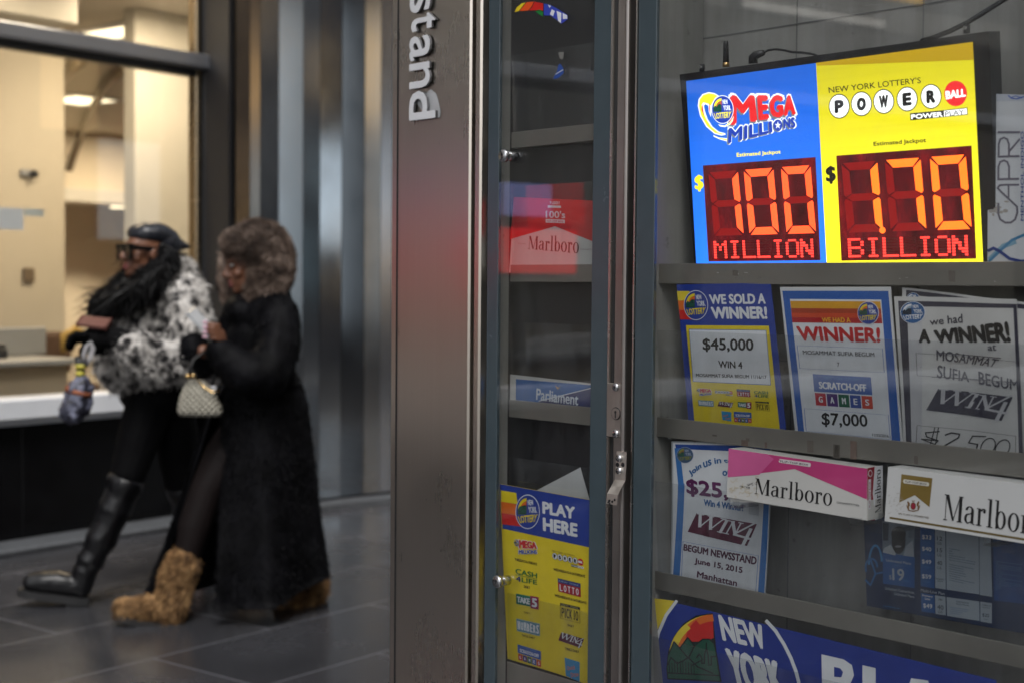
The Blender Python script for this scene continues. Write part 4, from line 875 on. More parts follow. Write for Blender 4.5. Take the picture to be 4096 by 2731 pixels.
# ------------------------------------------------------------------ big banner at the foot, and carton standing by the lit sign
q, n = leanplane(1680, 1568, -.062, 9)
S = Sheet(q, n, wavy(.0012, 9, 9)); c = S.zoom(*Q6)
cb = c; A = ((168, 206), (2352, 735), (2352, 1150), (130, 1000)); 
nvb = ink(28, 52, 140)
S.slab(((168, 204), (2190, 690), (2150, 1250), (120, 1000)), nvb, .0015, 14, 8, zoom=Q6)
c.poly([(170, 206), (292, 222), (240, 300), (190, 400), (172, 440)], WY, 1); c.poly([(166, 440), (190, 380), (160, 560), (150, 560)], WY, 1); c.poly([(158, 500), (172, 460), (162, 640), (190, 760), (140, 760)], ink(200, 80, 40), 1)
def arc(cx, cy, rx, ry, w, mat, a0, a1, lay): c.ring(cx, cy, rx, ry, w, mat, lay, 40, a0, a1, w)
pts = [(305, 224), (245, 305), (200, 410), (176, 520), (170, 620), (190, 720), (215, 800)]; c.line(pts, 18, W_, 2)
c.line([(835, 340), (890, 400), (940, 480), (980, 560), (1010, 640), (1030, 720), (1042, 800)], 20, W_, 2)
k6 = ink(14, 18, 22)
c.poly([(246, 620), (256, 520), (290, 430), (345, 355), (420, 308), (518, 294), (540, 520), (556, 620), (570, 702), (252, 684)], k6, 2)
def arcband(r0, r1, mat):
    o = [];
    for t in range(13):
        a = t/12; o.append((518-r0[0]*math.cos(math.pi/2*a), 302+r0[1]-r0[1]*math.sin(math.pi/2*a)))
    i_ = []
    for t in range(13):
        a = t/12; i_.append((524-r1[0]*math.cos(math.pi/2*a), 302+r0[1]-r1[1]*math.sin(math.pi/2*a)))
    for k in range(12): c.poly([o[k], o[k+1], i_[k+1], i_[k]], mat, 3)
arcband((258, 258), (222, 222), WY); arcband((212, 212), (170, 172), ORA); arcband((160, 160), (20, 20), RED)
c.poly([(262, 520), (292, 466), (326, 496), (376, 440), (410, 480), (450, 452), (490, 448), (522, 470), (534, 520), (546, 610), (560, 692), (258, 676), (252, 600)], GRN, 4)
for L_ in ([(262, 535), (292, 462), (330, 505), (376, 560)], [(326, 500), (372, 438), (412, 486)], [(376, 560), (412, 486), (460, 448), (500, 448), (524, 470)], [(254, 600), (275, 555), (310, 590), (345, 575), (376, 556), (430, 610), (520, 650)], [(252, 645), (552, 662)], [(425, 555), (440, 535), (455, 560), (455, 590), (470, 590), (470, 540), (482, 500), (482, 470)], [(482, 500), (492, 545), (495, 600), (510, 600), (510, 550), (535, 550)], [(400, 600), (455, 570)]): c.line(L_, 8, k6, 5)
for x in range(264, 410, 16): c.line([(x, 575+abs(x-330)*.25), (x+2, 648)], 5, k6, 5)
textq(c, 'NEW', ((548, 300), (806, 362), (848, 516), (576, 456)), W_, 3, .07); textq(c, 'YORK', ((585, 494), (905, 576), (960, 800), (640, 740)), W_, 3, .07)
pl = c
pl.poly([(1160, 536), (1290, 566), (1340, 600), (1352, 660), (1330, 712), (1280, 735), (1235, 730), (1235, 800), (1165, 790)], W_, 3); pl.poly([(1235, 610), (1270, 618), (1288, 640), (1278, 672), (1235, 668)], nvb, 4)
pl.poly([(1402, 600), (1480, 618), (1480, 800), (1402, 780)], W_, 3); pl.poly([(1690, 676), (1790, 690), (1860, 860), (1640, 830)], W_, 3)
tag(S.build('lottery_banner'), 'large blue lottery banner along the bottom case with rainbow emblem and white letters', 'banner')

q, n = leanplane(2310, 605, -.075, 2)
S = Sheet(q, n); c = S.zoom(*QC)
S.slab(((208, 205), (640, 212), (640, 1600), (200, 1600)), plain('carton_worn', (.60, .61, .64), .42, 0, .12, 6, .06), .046, 6, 10, zoom=QC)
c.poly([(214, 196), (222, 152), (640, 168), (640, 212), (240, 214)], ink(186, 190, 200), 1); c.line([(370, 168), (395, 190), (440, 196), (480, 180), (540, 176)], 9, ink(52, 84, 170), 2); c.line([(395, 185), (430, 170), (480, 190)], 7, ink(52, 84, 170), 2)
pl = ink(112, 108, 122)
# tall thin letters running upward
def th(pts, w=16): c.line(pts, w, pl, 2)
th([(290, 463), (460, 463)], 17); th([(290, 660), (455, 655)], 17); th([(292, 660), (292, 560), (305, 520), (335, 506), (362, 520), (375, 560), (375, 655)]); th([(375, 620), (460, 520)])
th([(288, 842), (452, 838)], 17); th([(290, 840), (290, 740), (305, 702), (335, 690), (362, 702), (376, 740), (376, 838)])
th([(452, 886), (350, 886), (300, 890), (284, 912), (310, 940), (440, 1062)]); th([(372, 890), (372, 1000)], 14)
th([(440, 1062), (442, 1110), (425, 1165), (390, 1190), (345, 1190), (305, 1165), (290, 1120), (290, 1036)])
textq(c, 'MENTHOL INDIGO', ((470, 1176), (470, 455), (494, 455), (494, 1176)), ink(36, 60, 140), 2, .05)
c.line([(210, 1415), (250, 1395), (300, 1420), (380, 1480), (470, 1500), (640, 1490)], 24, ink(36, 58, 130), 2); c.line([(215, 1500), (300, 1420), (400, 1330), (500, 1288), (640, 1240)], 22, ink(70, 130, 170), 2); c.line([(225, 1480), (330, 1380), (420, 1345)], 40, ink(130, 168, 190), 1.5)
for k in range(14):
    r = random.Random(k+7); x = r.uniform(215, 360); y = r.uniform(1020, 1130); c.oval(x, y, r.uniform(8, 26), r.uniform(6, 16), ink(170, 164, 158), 1, 9)
tag(S.build('cigarette_carton'), 'pale worn menthol carton standing upright beside the lit jackpot display', 'carton', 'cigarette cartons in the display cases')

# ------------------------------------------------------------------ narrow case: red carton, blue carton, PLAY HERE poster, sheet, sticker scraps
q = KG - N*.060; n = N
S = Sheet(q, n); c = S.zoom(*Z5)
def z45(x, y): return (x, (y/1.5683-900)*1.5683)          # Z4 pixel in Z5 pixels
F = (z45(872, 1238), z45(1400, 1262), (1400, 300), (842, 300)); S.slab(F, carton_w, .046, 8, 4, zoom=Z5)
rdm = ink(208, 30, 34); c.poly([F[0], F[1], (1400, 118), (1130, 10), (850, 90)], rdm, 1)
c.quad((z45(1085, 1290), z45(1168, 1292), z45(1168, 1306), z45(1085, 1304)), W_, 2, 1, 1)
textq(c, "100's", (z45(1158, 1286), z45(1098, 1286), z45(1098, 1264), z45(1158, 1264)), W_, 2, .03); textq(c, "100's", (z45(1072, 1322), z45(1194, 1326), z45(1194, 1372), z45(1072, 1368)), W_, 2, .04)
c.quad((z45(1072, 1376), z45(1192, 1380), z45(1192, 1402), z45(1072, 1398)), W_, 2, 1, 1); textq(c, 'FLIP-TOP BOX', (z45(1080, 1381), z45(1184, 1385), z45(1184, 1397), z45(1080, 1393)), rdm, 3, .04)
romanword(c, 'Marlboro', ((966, 66), (1282, 72), (1280, 180), (962, 152)), K_); textq(c, 'FILTER', ((902, 114), (946, 117), (946, 124), (902, 121)), ink(120, 100, 100), 3); textq(c, 'CIGARETTES', ((1290, 148), (1380, 152), (1380, 162), (1290, 158)), ink(120, 100, 100), 3)
tag(S.build('cigarette_carton'), 'red and white cigarette carton on the second shelf of the narrow case', 'carton', 'cigarette cartons in the display cases')
q = KG - N*.058
S = Sheet(q, n); c = S.zoom(*Z5)
F = ((848, 936), (1420, 1000), (1420, 1240), (848, 1180)); S.slab(F, carton_w, .075, 8, 4, zoom=Z5)
c.quad(((884, 964), (1410, 1006), (1410, 1200), (884, 1170)), ink(30, 92, 160), 1, 4, 3); c.poly([(1410, 1000), (1030, 1104), (1000, 1200), (1410, 1220)], ink(22, 28, 92), 2); c.line([(1030, 1102), (1410, 1008)], 5, W_, 3)
textq(c, 'Parliament', ((1015, 1022), (1280, 1058), (1276, 1130), (1012, 1094)), ink(206, 212, 220), 4, .03); c.poly([(1130, 1004), (1148, 1030), (1168, 1006), (1152, 1018)], ink(190, 150, 60), 4)
TP = Sheet(S.at(*zf(Z5, 1100, 961)), Zv); TP.b = S.b; ct = TP.zoom(*Z5)
ct.quad(((1038, 880), (1350, 905), (1328, 952), (1030, 930)), ink(36, 84, 150), 1, 4, 2); textq(ct, 'Parliament', ((1124, 892), (1250, 900), (1246, 922), (1120, 912)), ink(170, 180, 200), 2, .02); ct.quad(((900, 900), (955, 892), (952, 916), (896, 908)), ink(70, 80, 110), 1, 1, 1)
tag(S.build('cigarette_carton'), 'blue and white cigarette carton on the third shelf of the narrow case', 'carton', 'cigarette cartons in the display cases')

q, n = leanplane(1250, 1560, -.064, LEAN)
S = Sheet(q, n, wavy(.0016, 9, 9)); c = S.zoom(*Z6)
S.slab(((838, 226), (1470, 335), (1470, 1600), (895, 1460)), YEL, .0014, 10, 12, zoom=Z6)
c.quad(((838, 226), (1470, 335), (1470, 655), (858, 526)), BLU, 1, 8, 4)
for k, col in enumerate((YEL, ORA, RED)):
    a = 268+k*76; c.quad(((846+k*2, a), (950, a+18), (1000 if k == 2 else 960, a+94), (848+k*3, a+76)), col, 2, 2, 1)
nylogo(c.sub(946, 296, 1112, 528), PR, 3)
textq(c, 'PLAY', ((1128, 340), (1352, 378), (1352, 462), (1130, 424)), W_, 3, .1); textq(c, 'HERE', ((1132, 448), (1370, 490), (1370, 582), (1134, 540)), W_, 3, .1)
def cap(body, q): textq(c, body, q, ink(60, 46, 14), 3, .06)
mega(c.sub(((922, 586), (1094, 612), (1096, 712), (932, 692)))); cap('TUESDAYS & FRIDAYS', ((940, 722), (1094, 756), (1094, 774), (942, 740)))
power(c.sub(((1196, 668), (1408, 716), (1412, 796), (1200, 752)))); cap('WEDNESDAYS & SATURDAYS', ((1204, 788), (1422, 836), (1422, 854), (1206, 806)))
cash(c.sub(((946, 792), (1094, 826), (1094, 904), (950, 880)))); cap('DAILY', ((1004, 906), (1046, 914), (1046, 932), (1004, 924)))
lotto(c.sub(((1234, 858), (1390, 894), (1392, 986), (1238, 948)))); cap('WEDNESDAYS & SATURDAYS', ((1212, 964), (1430, 1016), (1430, 1034), (1214, 982)))
take5(c.sub(((950, 958), (1104, 988), (1104, 1072), (952, 1042)))); cap('DAILY', ((1006, 1082), (1048, 1092), (1048, 1104), (1006, 1094)))
pick10(c.sub(((1250, 1024), (1386, 1054), (1386, 1162), (1250, 1128)))); cap('DAILY', ((1300, 1166), (1344, 1176), (1344, 1192), (1300, 1182)))
numbers(c.sub(((952, 1130), (1112, 1166), (1112, 1250), (956, 1214)))); cap('TWICE DAILY', ((988, 1236), (1080, 1258), (1080, 1272), (988, 1250)))
win4(c.sub(((1234, 1216), (1412, 1262), (1408, 1334), (1236, 1288)))); cap('TWICE DAILY', ((1280, 1324), (1378, 1346), (1378, 1364), (1280, 1342)))
scratch(c.sub(((960, 1304), (1118, 1352), (1120, 1460), (964, 1408)))); cap('PLAY ANY DAY', ((990, 1456), (1092, 1480), (1092, 1494), (990, 1470)))
quick(c.sub(((1278, 1394), (1380, 1412), (1384, 1560), (1282, 1530)))); cap('EVERY 4 MIN', ((1266, 1546), (1370, 1570), (1370, 1586), (1266, 1560)))
tag(S.build('lottery_poster'), 'blue and yellow PLAY HERE poster with game logos in the narrow case', 'poster')
q, n = leanplane(1250, 1300, -.072, LEAN-3)
S = Sheet(q, n, wavy(.002, 14, 14)); S.slab(((1030, 300), (1386, 114), (1450, 340), (1470, 700)), paper, .0008, 8, 8, zoom=Z6)
tag(S.build('paper_sheet'), 'plain white sheet poking out above the PLAY HERE poster', 'paper')
# sticker scraps left on the glass
q = KG + N*.0004
S = Sheet(q, N); c = S.zoom(*Z4)
c.poly([(876, 78), (890, 48), (920, 24), (950, 16), (930, 40), (905, 72)], YEL, 1); c.poly([(905, 72), (930, 40), (950, 16), (1000, 12), (985, 45), (965, 68)], ink(232, 84, 30), 1); c.poly([(965, 68), (985, 45), (1000, 12), (1058, 24), (1058, 70), (1020, 66)], ink(206, 36, 30), 1); c.poly([(1005, 72), (1030, 62), (1056, 72), (1052, 108), (1030, 92)], ink(30, 130, 60), 1)
for L_ in ([(905, 72), (930, 40), (950, 16)], [(965, 68), (985, 45), (1000, 14)], [(1005, 68), (1056, 72)], [(1058, 24), (1058, 96)]): c.line(L_, 4, K_, 2)
c.poly([(1058, 24), (1100, 32), (1160, 66), (1208, 96), (1210, 122), (1170, 152), (1140, 126), (1100, 100), (1060, 98)], ink(52, 70, 180), 1)
for P4 in ([(1085, 30), (1105, 40), (1096, 52)], [(1110, 60), (1130, 72), (1118, 104), (1098, 92)], [(1140, 70), (1170, 84), (1168, 148), (1150, 134)], [(1178, 84), (1206, 98), (1208, 120), (1180, 122)]): c.poly(P4, W_, 2)
tag(S.build('sticker_scrap'), 'torn arc of a colourful sticker at the top of the narrow glass door', 'sticker')
S = Sheet(q, N); c = S.zoom(*Z4)
c.poly([(1162, 400), (1182, 430), (1184, 460), (1150, 492), (1118, 498), (1126, 478), (1142, 450), (1150, 412)], ink(44, 76, 150), 1); c.line([(1134, 468), (1180, 440)], 4, W_, 2); c.poly([(1150, 330), (1186, 328), (1180, 375), (1160, 370)], ink(120, 120, 116), 1)
tag(S.build('sticker_scrap'), 'small blue leaf shaped sticker scrap below the coloured arc', 'sticker')

# ------------------------------------------------------------------ bank storefront across the pavement
alu = brushed('grey_aluminium', (.50, .52, .57), .42, 'h', .3, .1); aluw = plain('pale_aluminium_sill', (.76, .78, .82), .38, .2, .06, 4, .04)
darkfr = plain('dark_window_frame', (.03, .032, .036), .35, .5, .2, 8, .05); bronze = brushed('bronze_mullion', (.42, .33, .22), .25, 'v', .4, .2)
bstone = plain('black_polished_stone', (.003, .003, .0035), .2, 0, .3, 6, .02, .18); granite = plain('pale_granite_strip', (.085, .09, .097), .6, 0, .35, 40, .4)
beige = plain('beige_lobby_wall', (.55, .50, .41), .6, 0, .05, 1.2, .03); beige2 = plain('stone_lobby_pillar', (.50, .48, .43), .5, 0, .06, 2, .04); ceilm = plain('lobby_ceiling_paint', (.56, .52, .46), .7, 0, .04, 1, .02)
lobfl = plain('lobby_floor_stone', (.34, .31, .26), .25, 0, .1, 1, .02); upst = plain('facade_stone', (.16, .155, .15), .6, 0, .2, 1.5, .2)
sglass = glass_mat('storefront_glass', (.95, .955, .95), .004)
SL = -16.0; sR = fs_(484); sJ = fs_(513); zt0 = fsz(200, 86)[1]; zt1 = fsz(200, 122)[1]; zt2 = fsz(200, 140)[1]; zs0 = fsz(120, 905)[1]; zs1 = fsz(120, 965)[1]
bank = empty('bank_building', fp(-2, 0, 0), 'bank storefront with wide lit window over black polished stone base', 'building')
def fbox(name, s0, s1, q0, q1, z0, z1, mat, bevel=.006, parent=None):
    b = MB(); b.box((s0, q0, z0), (s1, q1, z1), mat, FT, bevel); return b.build(name, parent or bank)
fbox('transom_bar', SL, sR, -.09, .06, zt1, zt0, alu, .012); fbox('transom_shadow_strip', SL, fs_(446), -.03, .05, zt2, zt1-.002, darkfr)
b = MB(); b.box((fs_(446), -.02, zs0), (fs_(458), .06, 4.4), bronze, FT, .006); b.box((fs_(459), -.05, zs0), (fs_(472), .06, 4.4), darkfr, FT, .01); b.box((fs_(473), -.06, zs0), (sR, .06, 4.4), bronze, FT, .012); b.build('mullion', bank)
b = MB(); b.box((sR+.002, -.10, .02), (sJ, .06, 4.4), brushed('dark_steel_jamb', (.20, .205, .22), .2, 'v', .5, .2), FT, .02, 2); b.build('jamb', bank)
for s0 in (-3.4, -7.0, -10.6): fbox('mullion', s0, s0+.09, -.06, .06, zs0, 4.4, darkfr)
b = MB(); b.box((SL, -.16, zs1+.035), (sR, .05, zs0), aluw, FT, .008); b.box((SL, -.12, zs1), (sR, .05, zs1+.033), alu, FT, .004); b.build('sill', bank)
js = [SL, -9.2, -7.1, -5.0, -2.9, -.8, fs_(37), fs_(355), sJ]
for a, c_ in zip(js[:-1], js[1:]): fbox('stone_base_panel', a+.002, c_-.002, -.05, .05, .02, zs1-.002, bstone, .003)
fbox('foot_strip', SL, sJ+.1, -.30, -.052, 0, .035, granite, .01)
b = MB(); b.box((SL, 0, zs0), (fs_(446), .012, zt2), sglass, FT); b.box((SL, 0, zt0), (fs_(446), .012, 4.4), sglass, FT); b.build('window_glass', bank)
ZC = 3.45
fbox('lobby_floor', SL, 15, .07, 13, .0, .12, lobfl, 0); fbox('lobby_ceiling', SL, 15, .07, 13, ZC, ZC+.2, ceilm, 0); fbox('lobby_rear_wall', SL, 15, 10.7, 10.9, .12, ZC, beige, 0)
fbox('lobby_end_wall', 15, 15.2, .07, 12.4, .12, ZC, beige, 0); fbox('lobby_end_wall', SL-.2, SL, .07, 12.4, .12, ZC, beige, 0)
QB = 2.0; sb = fsz(151, 600, QB)[0]; fbox('lobby_block_wall', SL, sb, QB, QB+2.2, .12, ZC-.002, beige, .01)
zz = fsz(90, 43, 1.0)[1]; fbox('lobby_dropped_beam', SL, fsz(180, 30, 1.0)[0], 1.0, QB-.003, zz, ZC-.003, beige2, .01)
QP = 1.5; fbox('lobby_pillar', fsz(311, 400, QP)[0], fsz(311, 400, QP)[0]+1.6, QP, QP+.14, .12, ZC-.004, beige2, .01)
QS = 9.0; za = fsz(230, 437, QS)[1]; zb = fsz(230, 468, QS)[1]
fbox('lobby_soffit_wall', -2, 14.9, QS+.15, QS+.35, zb, ZC-.005, plain('warm_white_wall', (.66, .58, .45), .6, 0, .03, 1, .02), 0); fbox('lobby_soffit_band', -2, 14.9, QS, QS+.145, zb, za, beige2, .01)
fbox('upper_facade', SL, sJ+.3, .02, 6, 4.4, 16, upst, 0)
b = MB(); pts = [(294, 152, 12.7), (262, 178, 13.5), (236, 210, 14.5), (212, 250, 15.9), (190, 300, 18.2), (172, 350, 18.7), (158, 393, 18.7)]
b.tube([J(*p) for p in pts], .05, plain('brown_trim', (.20, .16, .11), .4, .3, .1, 9, 0), 8); b.tube([J(188, 140, 12.4), J(168, 158, 12.9), J(150, 176, 13.4)], .05, MATS['brown_trim'], 8); b.build('curved_ceiling_trim', bank)
fbox('roof_soffit', SL, sJ+.3, -.15, .019, 4.4, 4.75, darkfr, .01)
# lamps in the lobby, with unseen fill lights added
lampw = glow(255, 236, 195, 3.6, 'lobby_lamp_panel')
def ceil_lamp(px, py, hw, hd, lab, z=ZC):
    p = hit(px*S_, py*S_, V((0, 0, z-.012)), Zv); r = p-FA; s0, q0 = r.dot(FD), r.dot(FI)
    e = empty('ceiling_light', fp(s0, q0, z-.03), lab, 'ceiling light', 'lobby ceiling lights')
    b = MB(); b.box((s0-hw, q0-hd, z-.022), (s0+hw, q0+hd, z-.012), lampw, FT); b.build('diffuser', e)
    b = MB(); w = .05
    for a in ((s0-hw-w, q0-hd-w, s0+hw+w, q0-hd-.001), (s0-hw-w, q0+hd+.001, s0+hw+w, q0+hd+w), (s0-hw-w, q0-hd, s0-hw-.001, q0+hd), (s0+hw+.001, q0-hd, s0+hw+w, q0+hd)): b.box((a[0], a[1], z-.028), (a[2], a[3], z-.001), aluw, FT)
    b.build('trim', e)
ceil_lamp(284, 70, .16, .32, 'bright square ceiling panel just above the grey transom bar'); ceil_lamp(182, 229, .26, .32, 'long glowing ceiling panel further back below the transom bar')
p = hit(270*S_, 478*S_, FA+FI*9.6, FI)
b = MB(); b.cyl(p+Zv*.03, -Zv, .10, .03, lampw, 20); b.cyl(p+Zv*.06, -Zv, .13, .028, aluw, 20); tag(b.build('downlight'), 'small recessed downlight over the recess behind the pillar', 'ceiling light')
p_dl = p
fbox('lobby_recess_ceiling', -2, 14.9, QS+.36, 10.69, p.z+.061, p.z+.1, ceilm, 0)
def area(nm, s, q, z, sx, sy, W, col=(1, .80, .55)):
    l = bpy.data.lights.new(nm, 'AREA'); l.shape = 'RECTANGLE'; l.size = sx; l.size_y = sy; l.energy = W; l.color = col
    o = bpy.data.objects.new(nm, l); COL.objects.link(o); o.location = fp(s, q, z); o.rotation_euler = (0, 0, math.atan2(FD.y, FD.x))
LW = 3.3
for k, (s, q, W) in enumerate(((.2, .35, 9), (1.9, .75, 14), (1.8, 3.4, 30), (-1.5, 6.0, 70), (7.2, 7.7, 24))): area('lobby_fill_light', s, q, ZC-.05, 1.0, .6, W*LW)  # unseen fill lights added to brighten the lobby walls and pillar
l = bpy.data.lights.new('downlight_light', 'SPOT'); l.energy = 170; l.spot_size = R_(110); l.spot_blend = .6; l.color = (1, .82, .58); l.shadow_soft_size = .08
o = bpy.data.objects.new('downlight_light', l); COL.objects.link(o); o.location = p_dl - Zv*.03
# things in the lobby window
def iz(px, py, q): return fsz(px, py, q)
b = MB(); s0 = SL+.5; s1 = iz(178, 860, .75)[0]; zt = iz(60, 826, .75)[1]
b.box((s0, .78, .121), (s1-.05, 1.5, zt-.04), plain('pale_wood_desk', (.36, .29, .20), .45, 0, .1, 3, .03), FT, .01); b.box((s0, .72, zt-.039), (s1, 1.56, zt), plain('grey_desk_top', (.30, .29, .27), .4, 0, .05, 4, .02), FT, .006)
tag(b.build('reception_desk'), 'long reception desk with grey top behind the storefront window', 'desk')
b = MB(); a = iz(0, 790, 1.2); c_ = iz(108, 790, 1.2); b.box((a[0]-1, 1.2, zt+.001), (c_[0], 1.24, iz(50, 752, 1.2)[1]), plain('grey_partition', (.26, .26, .25), .6, 0, .06, 5, .02), FT, .01); tag(b.build('desk_screen'), 'low grey screen standing on the lobby desk', 'desk screen')
b = MB(); a = iz(-8, 790, 1.0); c_ = iz(16, 800, 1.0); b.box((a[0], 1.0, zt+.06), (c_[0], 1.04, iz(10, 788, 1.0)[1]), blackp, FT, .01); b.box(((a[0]+c_[0])/2-.03, .98, zt+.001), ((a[0]+c_[0])/2+.03, 1.06, zt+.061), blackp, FT, .004); tag(b.build('monitor'), 'small dark monitor at the far left of the lobby desk', 'monitor')
brn = plain('brown_leather_chair', (.09, .05, .03), .45, 0, .2, 8, .1)
cc = empty('office_chair', fp(iz(105, 800, 1.7)[0], 1.7, .12), 'dark brown leather chair behind the lobby desk', 'chair')
s0, zc = iz(104, 795, 1.7); b = MB(); b.box((s0-.22, 1.68, zc-.20), (s0+.22, 1.78, zc+.10), brn, FT, .05, 3); b.build('backrest', cc)
b = MB(); b.box((s0-.24, 1.36, zc-.34), (s0+.24, 1.74, zc-.25), brn, FT, .04, 3); b.build('seat', cc)
b = MB(); b.cyl(fp(s0, 1.56, .12), Zv, .04, zc-.34-.12, darkfr, 10); b.box((s0-.25, 1.53, .121), (s0+.25, 1.59, .16), darkfr, FT); b.box((s0-.03, 1.33, .121), (s0+.03, 1.79, .16), darkfr, FT); b.build('base', cc)
s0, zc = iz(166, 775, 1.3); b = MB(); 
b.tube([fp(s0-.07, 1.3, zt+.002), fp(s0-.07, 1.3, zc+.02), fp(s0+.02, 1.3, zc+.06), fp(s0+.1, 1.3, zc+.02), fp(s0+.1, 1.3, zt+.002)], .022, plain('yellow_plastic', (.40, .25, .05), .4, 0, .05, 9, 0), 10); tag(b.build('sign_stand'), 'yellow hoop shaped stand on the lobby desk end', 'stand')
b = MB(); b.box((iz(-30, 500, .03)[0], .014, iz(20, 528, .03)[1]), (iz(50, 500, .03)[0], .018, iz(20, 478, .03)[1]), ink(250, 250, 248), FT); b.box((iz(53, 500, .03)[0], .014, iz(70, 497, .03)[1]), (iz(97, 500, .03)[0], .018, iz(70, 480, .03)[1]), ink(222, 224, 214), FT); tag(b.build('paper_notice'), 'white paper notice taped inside the storefront glass', 'notice')
b = MB(); a, z = iz(80, 400, QB-.05); b.ball(fp(a, QB-.045, z), .03, darkfr, sub=2); b.box((a-.09, QB-.03, z-.02), (a, QB-.001, z+.03), alu, FT, .005); tag(b.build('security_camera'), 'small dark camera fixed on the beige lobby wall', 'camera')
b = MB(); a, z = iz(63, 632, QB); b.box((a-.045, QB-.03, z-.05), (a+.045, QB-.001, z+.05), plain('brown_box', (.16, .12, .08), .5, 0, .1, 9, 0), FT, .008); tag(b.build('thermostat'), 'small brown control box on the beige lobby wall', 'thermostat')
b = MB(); p0 = hit(297*S_, 480*S_, FA+FI*8.6, FI)-FA; a = p0.dot(FD); b.box((a, 8.6, .121), (a+.5, 8.66, iz(300, 482, 8.6)[1]), ink(205, 40, 30), FT, .005); tag(b.build('red_panel'), 'tall red panel glimpsed beside the lobby pillar', 'panel')
# red illuminated sign further along the storefront, seen mirrored in the newsstand
b = MB(); b.box((-5.8, -.24, 1.54), (-5.15, -.14, 1.82), glow(240, 18, 16, 3.4, 'red_lightbox'), FT, .01); b.box((-5.83, -.139, 1.51), (-5.12, -.062, 1.87), darkfr, FT, .01); tag(b.build('illuminated_sign'), 'bright red illuminated box sign on the storefront, seen mirrored in the newsstand glass', 'sign')
b = MB(); b.box((-4.75, -.24, 1.44), (-4.05, -.14, 1.76), glow(235, 60, 50, .12, 'added_red_glow'), FT, .01); b.box((-4.78, -.139, 1.41), (-4.02, -.062, 1.79), darkfr, FT, .01); tag(b.build('illuminated_sign'), 'unseen dim red box added on the storefront to redden the newsstand corner panel', 'sign')  # added second box, gives the corner panel a weaker red reflection
b = MB(); b.box((-5.6, -.24, 1.90), (-4.95, -.14, 2.10), glow(150, 160, 225, 2.4, 'white_lightbox'), FT, .01); b.box((-5.62, -.139, 1.89), (-4.93, -.062, 2.12), darkfr, FT, .01); tag(b.build('illuminated_sign'), 'pale illuminated box sign mounted just above the red one on the storefront', 'sign')

for k, (a, c_, z, m, lab) in enumerate(((-9.0, -7.3, 3.62, glow(255, 200, 60, 3.2, 'yellow_strip_light'), 'yellow strip light on the storefront, mirrored at the top of the display window'), (-8.6, -7.2, 3.40, glow(240, 235, 225, 2.0, 'white_strip_light'), 'white strip light under the yellow one on the storefront, seen mirrored'))):
    e = empty('strip_light', fp((a+c_)/2, -.2, z), lab, 'strip light'); b = MB(); b.box((a, -.24, z), (c_, -.2, z+.05), m, FT, .01); b.build('tube', e)
    b = MB(); b.box((a-.05, -.199, z-.02), (c_+.05, -.095, z+.07), darkfr, FT, .01); b.build('housing', e)
# ------------------------------------------------------------------ stainless clad wall beside the storefront
CG = ground(730, 1169); _a = R_(90-42); CD = V((math.cos(_a), math.sin(_a), 0)); CN = V((CD.y, -CD.x, 0))      # outward
def cpt(px):
    n_ = V((-CD.y, CD.x, 0)); p = hit(px*S_, 900*S_, CG, n_); return V((p.x, p.y, 0))
clad = empty('metal_clad_wall', CG, 'tall faceted stainless steel cladding between the storefront and newsstand', 'wall')
px_ = [541, 566, 590, 640, 690, 740, 790, 835, 865, 892, 930, 980]
dep = [0, .03, .03, -.005, .02, -.03, -.03, .0, .03, .03, .0, .0]
mats_ = [brushed('clad_steel_%s' % w, c_, r, 'v', .4, .1, .5) for w, c_, r in (('warm', (.54, .48, .43), .16), ('grey', (.56, .56, .57), .15), ('dark', (.30, .30, .31), .12), ('blue', (.52, .53, .55), .12), ('pale', (.66, .66, .70), .2))]  # one steel in several tones, standing in for what each facet reflects
order = [0, 0, 1, 1, 3, 3, 2, 1, 4, 4, 1]
base = [cpt(x)+CN*d for x, d in zip(px_, dep)]
for k in range(len(px_)-1):
    b = MB(); a, c_ = base[k], base[k+1]; t = (c_-a).normalized(); nn = V((t.y, -t.x, 0)); a2 = a+t*.002; c2 = c_-t*.002
    vs = []
    for p in (a2, c2):
        for d in (0, -.03): vs += [p+nn*d+Zv*.06, p+nn*d+Zv*9]
    b.add(vs, [[0, 4, 5, 1], [2, 3, 7, 6], [0, 1, 3, 2], [4, 6, 7, 5], [1, 5, 7, 3], [0, 2, 6, 4]], mats_[order[k]]); b.build('cladding_panel', clad)
b = MB(); a = base[0]; c_ = base[-1]; t = (c_-a).normalized(); nn = V((t.y, -t.x, 0))
b.add([a-nn*.07+Zv*0, c_-nn*.07, c_-nn*.07+Zv*9, a-nn*.07+Zv*9, a-nn*.4, c_-nn*.4, c_-nn*.4+Zv*9, a-nn*.4+Zv*9], [[0, 1, 2, 3], [5, 4, 7, 6], [4, 0, 3, 7], [1, 5, 6, 2], [3, 2, 6, 7]], blackp); b.build('core', clad)
b = MB(); p = fp(sJ+.002, -.03, 0); pe = base[0]; b.add([p, pe-CN*.03, pe-CN*.03+Zv*9, p+Zv*9], [[0, 1, 2, 3]], blackp); b.build('return_panel', clad)
b = MB(); nq = 40
for k in range(len(base)-1):
    a, c_ = base[k], base[k+1]; b.add([a+CN*.10, c_+CN*.10, c_+CN*.1+Zv*.03, a+CN*.1+Zv*.03, a-CN*.03, c_-CN*.03, a-CN*.03+Zv*.045, c_-CN*.03+Zv*.045], [[0, 1, 2, 3], [3, 2, 7, 6]], granite)
b.build('foot_strip', clad)

